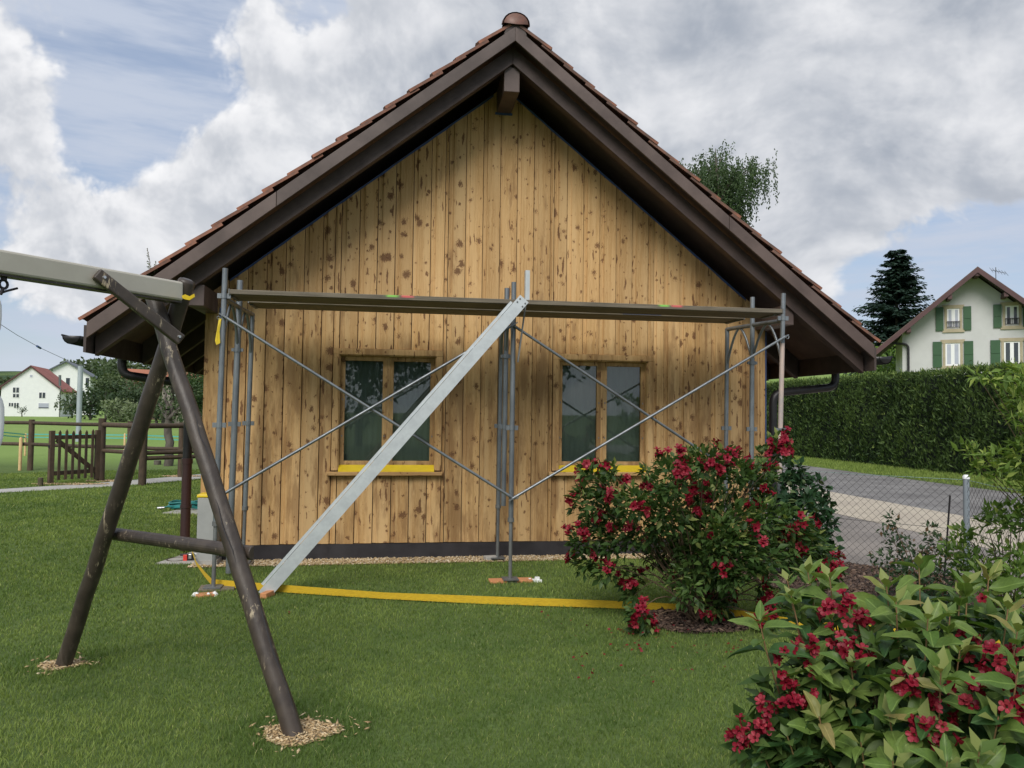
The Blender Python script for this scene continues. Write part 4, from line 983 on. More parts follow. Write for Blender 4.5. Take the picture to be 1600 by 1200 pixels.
# ================================================================ HEDGE BEYOND THE ROAD
def hedge():
    hx, y0, y1, h = 16.0, 1.0, 34.0, 2.98
    hd = thing('clipped_hedge', (hx+.5, 15, 0), 'tall clipped dark green hedge along the far side of the road', 'hedge')
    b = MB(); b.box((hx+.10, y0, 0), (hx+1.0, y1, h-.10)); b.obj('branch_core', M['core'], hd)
    lv = Leaves(); n = 42000
    P = np.stack([hx+rng.normal(0, .05, n)-.02, y0+rng.random(n)*(y1-y0), rng.random(n)**.95*h], -1)
    bulge = .10*np.sin(P[:, 1]*1.7+np.sin(P[:, 2]*2.1))*np.cos(P[:, 2]*1.9+P[:, 1]*.6)+.06*np.sin(P[:, 1]*6.1+P[:, 2]*3)+rng.exponential(.035, n); P[:, 0] -= bulge
    A = rng.normal(size=(n, 3))*.42; A[:, 2] += .85; A[:, 0] -= .45; N = rng.normal(size=(n, 3))*.4; N[:, 0] -= 1
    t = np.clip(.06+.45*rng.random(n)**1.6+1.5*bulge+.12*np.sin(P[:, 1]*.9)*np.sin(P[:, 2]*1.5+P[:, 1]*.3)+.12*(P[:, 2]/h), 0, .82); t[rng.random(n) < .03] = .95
    lv.add(P, A, N, .10+.09*rng.random(n), .035+.03*rng.random(n), t)
    n = 15000; P = np.stack([hx+rng.random(n)*1.0-.06, y0+rng.random(n)*(y1-y0), h-.05+rng.normal(0, .03, n)+rng.exponential(.03, n)], -1); P[:, 2] += .035*np.sin(P[:, 1]*1.3)+.03*np.sin(P[:, 1]*4.1)
    A = rng.normal(size=(n, 3))*.5; A[:, 2] += .8; N = rng.normal(size=(n, 3)); lv.add(P, A, N, .09+.07*rng.random(n), .035, np.clip(.62+.38*rng.random(n), 0, 1))
    n = 5000; P = np.stack([hx+rng.random(n)*.9, np.full(n, y0)+rng.normal(0, .05, n), rng.random(n)*h], -1); A = rng.normal(size=(n, 3))*.4; A[:, 2] += .8; A[:, 1] -= .4
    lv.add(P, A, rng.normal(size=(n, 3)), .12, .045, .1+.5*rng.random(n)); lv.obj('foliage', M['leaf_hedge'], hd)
hedge()

# ================================================================ TREES
def limb(b, p0, p1, r0, r1, n=6, wob=.06):
    p0, p1 = Vector(p0), Vector(p1); L = (p1-p0).length
    pts = [p0.lerp(p1, i/n)+Vector((random.uniform(-1, 1), random.uniform(-1, 1), 0))*wob*L*(1 if 0 < i < n else 0) for i in range(n+1)]
    b.tube(pts, r0, 8, r1=r1, caps=False); return pts
def broad_tree(name, base, h, r, label, m, L=.3, cat='tree', per=60, nc=26, group=None, trunk=.35, tint=(0, .9), flat=.8, seed=1, zlow=.3):
    rr = np.random.default_rng(seed); t = thing(name, base, label, cat, group); base = np.asarray(base, float)
    b = MB(); limb(b, base-np.array([0, 0, .1]), base+np.array([0, 0, h*.55]), trunk*.5, trunk*.25)
    C = []; Rr = []
    for i in range(nc):
        d = rr.normal(size=3); d /= np.linalg.norm(d); k = rr.random()**.45
        z = base[2]+h*(zlow+(1-zlow)*.5)+d[2]*k*h*(1-zlow)*.42; C.append((base[0]+d[0]*k*r*.8, base[1]+d[1]*k*r*.8, z)); Rr.append(r*(.26+.20*rr.random()))
    for c in C[::3]: limb(b, base+np.array([0, 0, h*.35]), c, trunk*.16, trunk*.04, 4)
    b.obj('trunk', M['bark'], t); lv = Leaves(); clump_crown(lv, C, Rr, per/(L*L)*.1, L, L*.55, tint); lv.obj('crown', m, t); return t
def fir(base, h, r, label):
    t = thing('fir_tree', base, label, 'tree'); base = np.asarray(base, float); MB().tube([base, base+np.array([0, 0, h*.97])], .28, 8, r1=.03).obj('trunk', M['bark'], t)
    lv = Leaves(); rr = np.random.default_rng(5)
    for z in np.arange(.06, .99, .022):
        w = r*(1.02-z)**.62*(.82+.36*rr.random())
        for k in range(int(8+15*(1-z))):
            a = rr.random()*6.283; ln = w*(.62+.5*rr.random()); d = np.array([math.cos(a), math.sin(a), 0]); m_ = 30
            s = np.linspace(.08, 1, m_); P = base+np.array([0, 0, z*h])+d*(s*ln)[:, None]; P[:, 2] += (-.30*s+.26*s*s)*ln+rr.normal(0, .06, m_)
            side = np.cross(d, [0, 0, 1]); sg = np.where(np.arange(m_) % 2 == 0, 1, -1); A = d*.75+side*sg[:, None]*.75; A[:, 2] -= .22+.3*rr.random(m_)
            P += side*(rr.normal(0, .12, m_)*s*ln*.35)[:, None]
            lv.add(P, A, np.tile([0, 0, 1.], (m_, 1))+rr.normal(size=(m_, 3))*.3, (.55+.35*rr.random(m_))*(1-.35*s), .26, np.clip(.05+.75*s*rr.random(m_)+.15*rr.random(m_), 0, 1), LEAF2)
    lv.obj('crown', M['leaf_fir'], t)
def on(px, py, d):
    p = Dp(px, py, d); return p
def gbase(px, d):
    p = Dp(px, 640, d); return np.array([p[0], p[1], float(terrain(np.array(p[0]), np.array(p[1])))])
def top_h(px, py, d, base): return float(Dp(px, py, d)[2]-base[2])
fb = gbase(1402, 78); fir(fb, top_h(1402, 386, 78, fb), 5.6, 'tall dark fir tree behind the cream house')
# weeping birch behind the garage roof
def birch():
    d = 34; base = gbase(1122, d); t = thing('weeping_birch', base, 'weeping birch rising behind the tiled garage roof', 'tree'); b = MB(); lv = Leaves()
    top = Dp(1118, 240, d); pts = limb(b, base, top, .20, .03, 8, .01); rr = np.random.default_rng(9)
    arms = [(1118, 232, 12), (1100, 248, 18), (1085, 262, 26), (1073, 272, 16), (1135, 262, 28), (1150, 268, 20), (1108, 285, 36), (1140, 285, 36), (1165, 262, 16), (1178, 255, 20), (1190, 254, 10), (1160, 290, 14), (1095, 300, 30), (1125, 300, 32), (1145, 310, 26), (1155, 300, 10), (1120, 265, 30), (1105, 262, 26), (1112, 320, 40), (1140, 330, 40), (1128, 245, 14), (1185, 262, 8), (1120, 350, 60), (1100, 345, 50), (1090, 320, 30)]+[(px, py, 16) for py in (385, 425, 465, 500) for px in (1082, 1105, 1130, 1155)]
    for px, py, ns in arms:
        tip = Dp(px, py, d+rr.uniform(-1.2, 1.2)); j = Vector(base).lerp(Vector(top), min(.96, max(.35, (tip[2]-base[2])/(top[2]-base[2])-.12)))
        mid = (Vector(tip)+j)/2+Vector((0, 0, .35)); b.tube(arc(j, mid, Vector(tip), 6), .05, 6, r1=.012, caps=False)
        for _ in range(int(ns*1.5)):
            s = Vector(tip)+Vector((rr.normal(0, .34), rr.normal(0, .5), rr.normal(0, .18))); ln = rr.uniform(.5, 1.9); m_ = int(ln*20)
            z = np.linspace(0, ln, m_); P = np.array(s)+np.stack([.05*np.sin(z*3+rr.random()*6), .05*np.cos(z*2.5), -z], -1)+rr.normal(0, .045, (m_, 3))
            A = rr.normal(size=(m_, 3))*.6; A[:, 2] -= 1; lv.add(P, A, rr.normal(size=(m_, 3)), .10+.06*rr.random(m_), .065, np.clip(.1+.6*rr.random(m_)+.2*(1-z/ln), 0, 1), LEAF2)
    b.obj('trunk', M['bark'], t); lv.obj('crown', M['leaf_birch'], t)
birch()
q = gbase(1388, 62); broad_tree('broad_tree', q, top_h(1388, 527, 62, q), 2.6, 'round light green tree between garage eave and cream house', M['leaf_bright'], .28, nc=24, per=70, seed=3, zlow=.1)
q = gbase(1400, 54); broad_tree('grey_green_shrub', q, top_h(1400, 556, 54, q), 1.3, 'grey green shrub at the cream house corner above the hedge', M['leaf_pale'], .22, 'shrub', nc=12, per=70, trunk=.15, seed=4, zlow=.05)
# left background, one by one
for i, (px, pt, d, r, m, L, lab, cat) in enumerate([
        (112, 608, 116, 2.3, 'leaf_tree', .4, 'green bush at the side wall of the white house', 'bush'),
        (141, 603, 100, 3.0, 'leaf_dark', .45, 'wide dark green bush behind the steel mast', 'bush'),
        (166, 572, 105, 3.2, 'leaf_tree', .4, 'loose grey green tree hanging over the dark bushes', 'tree'),
        (180, 556, 108, 3.4, 'leaf_birch', .38, 'tall feathery tree beside the orange roofed houses', 'tree'),
        (207, 598, 92, 3.4, 'leaf_dark', .42, 'dark leafy tree before the orange roofed house', 'tree'),
        (228, 590, 96, 3.6, 'leaf_tree', .42, 'mid green leafy tree before the orange roofed house', 'tree'),
        (190, 625, 88, 2.4, 'leaf_pale', .34, 'pale flowering shrub at the edge of the meadow', 'shrub'),
        (212, 628, 86, 1.6, 'leaf_pale', .30, 'small pale shrub at the meadow edge under the dark tree', 'shrub'),
        (244, 622, 84, 1.8, 'leaf_dark', .34, 'dark rounded bush at the meadow edge behind the swing logs', 'bush'),
        (303, 560, 60, 2.8, 'leaf_birch', .26, 'sparse green tree behind the downpipe', 'tree'),
        (318, 590, 75, 3.0, 'leaf_tree', .3, 'green bush behind the garage corner', 'bush'),
        (72, 571, 150, 1.9, 'leaf_birch', .35, 'small bare looking tree behind the red roof', 'tree'),
        (-20, 592, 190, 6.0, 'leaf_dark', .6, 'dark wooded clump beyond the white house', 'tree')]):
    q = gbase(px, d); broad_tree('far_tree' if cat == 'tree' else 'far_'+cat, q, max(1.2, top_h(px, pt, d, q)), r, lab, M[m], L, cat, nc=22, per=75, seed=20+i, zlow=.02 if cat != 'tree' else .12)
# wooded ridge on the horizon
def woods():
    lv = Leaves(); cs = []; rs = []
    for px in np.arange(105, 345, 3.2):
        d = 330+random.uniform(-25, 25); top = 575-3*math.sin(px*.05)+random.uniform(-3, 3)+max(0, (px-200))*.015; p = Dp(px, top+5, d); cs.append(p); rs.append(random.uniform(4, 6.5))
        cs.append(p-np.array([0, 0, 6])); rs.append(7); cs.append(p-np.array([0, 0, 13])); rs.append(8)
    for px in np.arange(-160, 30, 3.5):
        d = 300; p = Dp(px, 604+random.uniform(-4, 4), d); cs.append(p); rs.append(random.uniform(3, 5)); cs.append(p-np.array([0, 0, 5])); rs.append(5)
    clump_crown(lv, cs, rs, 2.6, 1.6, 1.1, (.0, .75)); props(lv.obj('woods', M['leaf_tree']), 'dark wooded ridge on the horizon behind the houses', 'woods', kind='stuff')
woods()
# small fruit tree behind the fence
def fruit_tree():
    base = G(263, 728); t = thing('fruit_tree', base, 'small gnarled fruit tree with forked trunk behind the log fence', 'tree'); d = np.linalg.norm((base-CAM)@FW); b = MB()
    fk = Dp(264, 655, d); limb(b, base, fk, .13, .10, 6, .03); ends = [(256, 600), (266, 585), (288, 630), (300, 605), (248, 630)]
    mids = [(262, 640), (270, 625), (276, 645), (290, 630), (256, 645)]; lv = Leaves()
    for (ex, ey), (mx, my) in zip(ends, mids):
        m_ = Dp(mx, my, d+random.uniform(-.3, .3)); e = Dp(ex, ey, d+random.uniform(-.6, .6)); limb(b, fk, m_, .075, .055, 3, .02); limb(b, m_, e, .055, .015, 5, .05)
        for k in range(5):
            s = np.array(Vector(m_).lerp(Vector(e), .2+.2*k)); P, dd = ball(22, s, .26); lv.add(P, dd+np.array([0, 0, -.3]), rng.normal(size=(22, 3)), .10, .055, rng.random(22)*.7)
    b.obj('trunk', M['bark'], t); lv.obj('crown', M['leaf_tree'], t)
    b = MB(); p = G(246, 726); b.tube([(p[0], p[1], 0), (p[0], p[1], .12)], .10, 8); props(b.obj('tree_stump', M['bark']), 'cut stump at the foot of the small fruit tree', 'stump')
fruit_tree()
# weeds on the roof verge
def weed(px0, py0, px1, py1, lab):
    p0, p1 = Y(px0, py0, -.72), Y(px1, py1, -.72); t = thing('roof_weed', p0, lab, 'weed'); MB().tube([p0, (p0+p1)/2+np.array([.01, 0, 0]), p1], .003, 5).obj('stem', M['stem'], t); lv = Leaves(); n = 46
    s = rng.random(n); P = p0+(p1-p0)*s[:, None]; A = rng.normal(size=(n, 3)); A[:, 2] += .6; lv.add(P, A, rng.normal(size=(n, 3)), .035*(1.2-s), .012, rng.random(n)*.8, LEAF2); lv.obj('leaves', M['leaf_pale'], t)
weed(235, 430, 230, 388, 'thin dry weed sprouting from the roof verge above the crossbeam'); weed(242, 428, 243, 408, 'short dry weed sprouting beside the taller verge weed'); weed(170, 482, 167, 466, 'tiny weed on the lower roof verge above the gutter')
# trees behind the photographer, mirrored in the panes
for i, (x, y, h, r, lb) in enumerate([(-7.5, -24, 8.5, 3.6, 'shortest leafy'), (-1.5, -27, 10, 4.2, 'tallest leafy'), (4.5, -25, 9.0, 4.0, 'broad leafy')]):
    broad_tree('garden_tree', (x, y, 0), h, r, lb+' garden tree across the lawn mirrored in the garage panes', M['leaf_tree'], .30, nc=26, per=80, seed=60+i, group='trees across the lawn', zlow=.1)

# ================================================================ HOUSES
class Wallframe:
    """local frame of a gable wall: u along the wall, w up, depth inward"""
    def __init__(s, p0, ang): s.p0 = np.asarray(p0, float); s.u = np.array([math.cos(ang), math.sin(ang), 0]); s.n = np.array([s.u[1], -s.u[0], 0])   # n points out to the viewer
    def __call__(s, u, w, d=0.0): return s.p0+s.u*u+np.array([0, 0, w])-s.n*d
    def uv(s, px, py, d=0.0):
        p = PL(px, py, s.p0-s.n*d, s.n); q = p-s.p0; return float(q@s.u), float(q[2])
def quadbox(mb, W, u0, u1, w0, w1, d0, d1):
    vs = [W(u, w, d) for d in (d0, d1) for u, w in ((u0, w0), (u1, w0), (u1, w1), (u0, w1))]
    mb.add(vs, [(0, 1, 2, 3), (7, 6, 5, 4), (0, 4, 5, 1), (1, 5, 6, 2), (2, 6, 7, 3), (3, 7, 4, 0)]); return mb
def wprism(mb, W, outl, d0, d1):
    n = len(outl); vs = [W(u, w, d) for d in (d0, d1) for u, w in outl]
    mb.add(vs, [tuple(range(n)), tuple(range(2*n-1, n-1, -1))]+[(i, n+i, n+(i+1) % n, (i+1) % n) for i in range(n)]); return mb
# ---- cream house with green shutters
def cream_house():
    p0 = Dp(1410, 560, 50); ang = -R(33); W = Wallframe(p0, ang); zg = float(terrain(p0[0], p0[1]))-1.0
    W.p0 = np.array([p0[0], p0[1], 0.0]); e = thing('cream_house', (p0[0], p0[1], zg), 'cream rendered house with green shutters and red brown roof above the hedge', 'house')
    pk = W.uv(1523, 436); uc = pk[0]; UE = 2*uc; le = W.uv(1411, 530); wl = le[1]+.35; rise = (pk[1]+.25-wl)/uc
    wall = wprism(MB(), W, [(0, zg), (UE, zg), (UE, wl), (uc, wl+rise*uc), (0, wl)], 0, 9).obj('wall', M['render_cream'], e)
    ov = 1.35; th = .30
    for s in (-1, 1):
        ue = uc+s*(uc+1.65); zt = wl+rise*uc+.32; ze = zt-rise*abs(ue-uc)
        r = wprism(MB(), W, [(uc, zt), (ue, ze), (ue, ze-.12), (uc, zt-.12)], -ov+.02, 9.6).obj('roof', M['roof_far'], e)
        wprism(MB(), W, [(uc, zt-.05), (ue, ze-.05), (ue, ze-.05-.34), (uc, zt-.05-.34)], -ov-.03, -ov+.02).obj('bargeboard', M['roof_brown'], r)
        wprism(MB(), W, [(uc, zt-.13), (ue, ze-.13), (ue, ze-.20), (uc, zt-.20)], -ov+.02, 0).obj('soffit', M['brown_dark'], r)
        for k in (.34, .86): 
            uu = uc+s*(uc+.3)*k; wz = zt-.40-rise*abs(uu-uc); quadbox(MB(), W, uu-.12, uu+.12, wz-.22, wz+.05, -ov+.05, .05).obj('purlin_end', M['roof_brown'], e)
    quadbox(MB(), W, uc-.13, uc+.13, wl+rise*uc-.25, wl+rise*uc+.05, -ov+.05, .05).obj('purlin_end', M['roof_brown'], e)
    wins = [((1479.5, 482), (1499.5, 514), 'pale_glass', True, (1465, 512, 14)), ((1570.5, 477.5), (1592, 509), 'dark_glass', True, (1554, 509, 14)), ((1477, 536), (1500.5, 571.5), 'pale_glass', False, (1459.5, 571, 13)), ((1568.5, 533.5), (1594, 568.5), 'dark_glass', False, (1550, 569, 14))]
    for (a, c, gm, rail, sh) in wins:
        u0, w1 = W.uv(*a); u1, w0 = W.uv(*c); w0 = W.uv((a[0]+c[0])/2, c[1])[1]; w1 = W.uv((a[0]+c[0])/2, a[1])[1]
        t = .14; f = MB(); quadbox(f, W, u0-t, u0, w0, w1, -.04, .08); quadbox(f, W, u1, u1+t, w0, w1, -.04, .08); quadbox(f, W, u0-t-.12, u1+t+.12, w1, w1+.22, -.05, .08); quadbox(f, W, u0-t-.12, u1+t+.12, w0-.22, w0, -.08, .08)
        wo = f.obj('window', M['sandstone'], e); um = (u0+u1)/2
        fr = MB()
        for x0, x1 in ((u0, u0+.09), (um-.10, um+.10), (u1-.09, u1)): quadbox(fr, W, x0, x1, w0, w1, -.004, .06)
        quadbox(fr, W, u0+.09, um-.10, w0, w0+.1, -.002, .06); quadbox(fr, W, um+.10, u1-.09, w0, w0+.1, -.002, .06); quadbox(fr, W, u0+.09, um-.10, w1-.08, w1, -.002, .06); quadbox(fr, W, um+.10, u1-.09, w1-.08, w1, -.002, .06)
        fr.obj('frame', M['white_paint'], wo)
        for x0, x1 in ((u0+.09, um-.10), (um+.10, u1-.09)): quadbox(MB(), W, x0, x1, w0+.1, w1-.08, -.0005, .02).obj('pane', M[gm], wo)
        if rail:
            g = MB(); hh = (w1-w0)*.36
            for z in (w0+.10, w0+hh): quadbox(g, W, u0-.02, u1+.02, z-.02, z+.02, -.10, -.07)
            for k in range(9): uu = u0+(u1-u0)*k/8; quadbox(g, W, uu-.014, uu+.014, w0+.08, w0+hh-.02, -.098, -.072)
            g.obj('railing', M['iron'], wo)
        swd = (u1-u0)*.62
        for x0 in (u0-t-.06-swd, u1+t+.06):
            s_ = MB(); quadbox(s_, W, x0, x0+swd, w0-.10, w1+.10, -.09, -.04)
            so_ = s_.obj('shutter', M['shutter'], e)
            for zz in (w0+(w1-w0)*.5,): quadbox(MB(), W, x0+.02, x0+swd-.02, zz-.03, zz+.03, -.115, -.09).obj('shutter_rail', M['shutter'], so_)
    # downpipe and aerial
    a = W.uv(1409, 536); c = W.uv(1419, 537); d = W.uv(1421, 600); z0 = a[1]
    pts = elbow([W(a[0]-1.2, a[1]+.02, -.15), W(c[0], c[1]-.05, -.15), W(c[0], zg, -.15)], .3, 4); MB().tube([Vector(p) for p in pts], .075, 8).obj('downpipe', M['gutter'], e)
    ap = Vector(Dp(1556, 430, 53)); an = MB(); an.tube([ap-Vector((0, 0, 1.2)), ap+Vector((0, 0, .55))], .025, 6); an.tube([ap+Vector((-.35, 0, .35)), ap+Vector((.55, -.3, .10))], .018, 5)
    for k in range(6): q = ap+Vector((-.35, 0, .35)).lerp(Vector((.55, -.3, .10)), k/5); an.tube([q-Vector((.12, .3, .22)), q+Vector((.12, .3, .22))], .012, 5)
    an.obj('aerial', M['wire'], e)
cream_house()
# ---- simple gabled houses far left
def far_house(name, label, px0, px1, pbase, peave, ppk, ppeak_y, d, ang, m_wall, m_roof, wins, depth=11, ovh=.5, verge=None):
    p = Dp(px0, pbase, d); W = Wallframe(p, ang); zg = float(terrain(np.array(p[0]), np.array(p[1])))
    W.p0 = np.array([p[0], p[1], 0.]); e = thing(name, (p[0], p[1], zg), label, 'house')
    u1 = W.uv(px1, pbase)[0]; we0 = W.uv(px0, peave)[1]; uc, wp = W.uv(ppk, ppeak_y); we1 = wp-(wp-we0)/uc*(u1-uc)
    wprism(MB(), W, [(0, zg-3), (u1, zg-3), (u1, we1), (uc, wp), (0, we0)], 0, depth).obj('wall', M[m_wall], e)
    sl_ = (wp-we0)/uc
    for s, ue in ((-1, -ovh), (1, u1+ovh)):
        zt = wp+.30; ze = zt-sl_*abs(ue-uc)
        r = wprism(MB(), W, [(uc, zt), (ue, ze), (ue, ze-.26), (uc, zt-.26)], -ovh*.6, depth+.5).obj('roof', M[m_roof], e)
        if verge: wprism(MB(), W, [(uc, zt-.02), (ue, ze-.02), (ue, ze-.3), (uc, zt-.3)], -ovh*.6-.05, -ovh*.6).obj('bargeboard', M[verge], r)
    for (x0, y0, x1, y1, kind) in wins:
        a, wt = W.uv(x0, y0); c, wb = W.uv(x1, y1); f = quadbox(MB(), W, a-.08, c+.08, wb-.10, wt+.08, -.03, .05).obj('window', M['white_paint'], e)
        quadbox(MB(), W, a, c, wb, wt, -.045, -.03).obj('pane', M['dark_glass' if kind == 'd' else 'pale_glass'], f)
        if kind == 'd' and (x1-x0) > 6: quadbox(MB(), W, (a+c)/2-.05, (a+c)/2+.05, wb, wt, -.055, -.045).obj('glazing_bar', M['white_paint'], f)
        if kind == 's': quadbox(MB(), W, a, c, wb, wb+(wt-wb)*.18, -.055, -.045).obj('roller_gap', M['dark_glass'], f)
    return e, W
h1_, Wh = far_house('white_house', 'white gabled house with red roof and roller shutters across the meadow', .5, 93.5, 649, 605, 48.5, 573.5, 128, R(11), 'render_white', 'roof_red',
    [(20.5, 605.5, 29.5, 613.5, 'd'), (20.5, 615.5, 29.5, 621, 'd'), (61.5, 613.3, 70.5, 622, 'd'), (60.5, 630, 76, 638, 's'), (14, 629.5, 20.5, 635, 'd'), (22.3, 629.5, 29, 637.5, 'd'), (47, 585.8, 50.5, 589.3, 'p')], 12, .5, 'roof_brown')
pp = Dp(93.5, 632, 127.3); MB().tube([(pp[0], pp[1], 0), (pp[0], pp[1], 5.0)], .10, 6).obj('downpipe', M['steel_old'], h1_)
MB().tube([Dp(93.6, 603, 131), Dp(93.6, 586, 131)], .22, 8).obj('flue', M['steel'], h1_)
far_house('white_house', 'white gabled house with grey roof standing behind the red roofed one', 71.5, 139, 650, 580.5, 104, 565.5, 165, R(13), 'render_white', 'roof_grey', [(103.3, 590.5, 108.8, 605, 'd'), (134, 590.5, 139, 605, 'd'), (111, 610, 117.5, 613, 'd'), (128, 610, 132, 618, 'd')], 13, 1.0, 'roof_grey')
far_house('farmhouse', 'brick house with orange tiled roof among the far trees', 193, 213, 648, 590, 203, 579.5, 112, R(-52), 'brick_far', 'roof_orange', [], 9, .6)
e_, W_ = far_house('farmhouse', 'stone house with orange roof seen between the swing logs', 252, 300, 655, 606, 276, 584, 85, R(-10), 'stone_far', 'roof_orange', [(268, 617, 273, 623, 'd'), (281, 617, 286, 623, 'd')], 8, .5)
# small shrub in front of the white house
q = gbase(34.5, 126); broad_tree('thin_shrub', q, top_h(34.5, 631, 126, q), 1.1, 'thin dark shrub standing against the white house wall', M['leaf_dark'], .26, 'shrub', nc=12, per=45, trunk=.2, seed=90, zlow=.2)

# ================================================================ CHAIN-LINK FENCE
def chain_fence():
    cf = thing('chain_link_fence', (FENCE[0][0], FENCE[0][1], 0), 'low chain link fence between the garden and the drive', 'fence')
    H = 1.0; r = .0017; cell = .080
    V = []; F = []; nv = 0
    def strut(a, c, rad):
        nonlocal nv
        d = c-a; d = d/np.linalg.norm(d); s = np.cross(d, [.3, .5, .81]); s /= np.linalg.norm(s); t = np.cross(d, s)
        ring = [s*rad, (-.5*s+.866*t)*rad, (-.5*s-.866*t)*rad]
        V.extend([a+q for q in ring]+[c+q for q in ring])
        for i in range(3): j = (i+1) % 3; F.append((nv+i, nv+j, nv+3+j, nv+3+i))
        nv += 6
    for a, c in zip(FENCE[:-1], FENCE[1:]):
        L = float(np.linalg.norm(c-a)); d = np.array([*(c-a)/L, 0]); n_ = np.array([d[1], -d[0], 0])*.003; a3 = np.array([a[0], a[1], 0])
        m_ = int((L+H)/cell)
        for sgn in (1, -1):
            for k in range(m_+2):
                s0 = k*cell-(H if sgn > 0 else 0); s1 = s0+sgn*H if sgn > 0 else s0-H
                # line from (s0, z=0) to (s1, z=H); clip to 0..L
                p, q = np.array([s0, .02]), np.array([s1, H])
                if abs(q[0]-p[0]) < 1e-6: continue
                t0, t1 = 0., 1.
                for lim, sg in ((0, 1), (L, -1)):
                    f0, f1 = sg*(p[0]-lim), sg*(q[0]-lim)
                    if f0 < 0 and f1 < 0: t1 = -1; break
                    if f0 < 0: t0 = max(t0, f0/(f0-f1))
                    elif f1 < 0: t1 = min(t1, f0/(f0-f1))
                if t1-t0 < .02: continue
                p2, q2 = p+(q-p)*t0, p+(q-p)*t1; segs = max(1, int((t1-t0)*6))
                for i in range(segs):
                    u0 = p2+(q2-p2)*i/segs; u1 = p2+(q2-p2)*(i+1)/segs
                    strut(a3+d*u0[0]+np.array([0, 0, u0[1]])+n_*sgn, a3+d*u1[0]+np.array([0, 0, u1[1]])+n_*sgn, r)
    inst('wire_mesh', mesh_np('wire_mesh', V, F, M['wire']), cf)
    for z in (.995, .5, .03):
        b = MB()
        for a, c in zip(FENCE[:-1], FENCE[1:]): b.tube([(a[0], a[1], z), ((a[0]+c[0])/2, (a[1]+c[1])/2, z-.008), (c[0], c[1], z)], .0024, 5)
        b.obj('tension_wire', M['wire_light' if z > .9 else 'wire'], cf)
    for k, p in enumerate(FENCE[:2]+[FENCE[3]]):
        if k == 0: continue
        o = MB().tube([(p[0], p[1], -.05), (p[0], p[1], 1.02)], .029, 14).obj('post', M['post_grey'], cf)
        MB().tube([(p[0], p[1], 1.005), (p[0], p[1], 1.03), (p[0], p[1], 1.045)], [.033, .033, .020], 14).obj('post_cap', M['white_plastic'], o)
chain_fence()
a = G(1475, 910); b = MB(); t_ = Dp(1484.5, 774, np.linalg.norm((a-CAM)@FW)); b.tube([a, t_], .009, 7); props(b.obj('plant_stake', M['iron']), 'thin black plant stake leaning beside the grey fence post', 'stake')

# ================================================================ BEDS AND LOOSE STUFF
def inpoly(P, poly):
    x, y = P[:, 0], P[:, 1]; r = np.zeros(len(P), bool); n = len(poly)
    for i in range(n):
        (x0, y0), (x1, y1) = poly[i][:2], poly[(i+1) % n][:2]
        c = ((y0 > y) != (y1 > y)) & (x < (x1-x0)*(y-y0)/((y1-y0) if y1 != y0 else 1e-9)+x0); r ^= c
    return r
bed = [tuple(p) for p in FENCE]+[tuple(G(x, y)[:2]) for x, y in ((1800, 1060), (1620, 1022), (1480, 985), (1360, 955), (1250, 932), (1190, 915), (1150, 897), (1130, 882))]+[(4.36, -.03)]
ring_c = G(1090, 972)[:2]; ring_r = (.46, .36)
ring = [(ring_c[0]+ring_r[0]*math.cos(a)*(1+.12*math.sin(3*a)), ring_c[1]+ring_r[1]*math.sin(a)*(1+.1*math.cos(2*a))) for a in np.linspace(0, 6.283, 28)[:-1]]
gravel = [(XL-.02, -.36), (.6, -.335), (2.2, -.30), (XR, -.27), (XR, -.02), (XL-.02, -.02)]
foot1 = f1[:2]; foot2 = f2[:2]
def blob(c, rx, ry, sh): return [(c[0]+rx*math.cos(a)*(1+sh*math.sin(3*a+1)), c[1]+ry*math.sin(a)*(1+sh*math.cos(4*a))) for a in np.linspace(0, 6.283, 26)[:-1]]
c1_ = foot1+np.array([.005, .03]); chips1 = blob(c1_, .185, .145, .16); chips2 = blob(foot2+np.array([.0, .0]), .135, .095, .16)
pc1 = G(105, 757)[:2]; chips3 = blob(pc1, .75, .16, .1); pc2 = G(165, 752)[:2]; chips4 = blob(pc2, .45, .18, .1); pc3 = G(284, 744.5)[:2]; chips5 = blob(pc3, .5, .2, .1)
for nm, poly, z, m, lab, cat in (('mulch_bed', bed, .010, 'mulch', 'dark bark mulch bed along the chain link fence', 'bed'), ('mulch_ring', ring, .006, 'mulch', 'dark mulch ring at the foot of the flowering bush', 'bed'), ('gravel_strip', gravel, .005, 'gravel_bed', 'tan gravel strip along the black garage plinth', 'gravel'),
        ('chip_ring', chips1, .006, 'gravel_bed', 'wood chip ring around the front log foot', 'wood chips'), ('chip_ring', chips2, .006, 'gravel_bed', 'wood chip ring around the rear log foot', 'wood chips')):
    sheet(nm, poly, z, M[m], lab, cat)
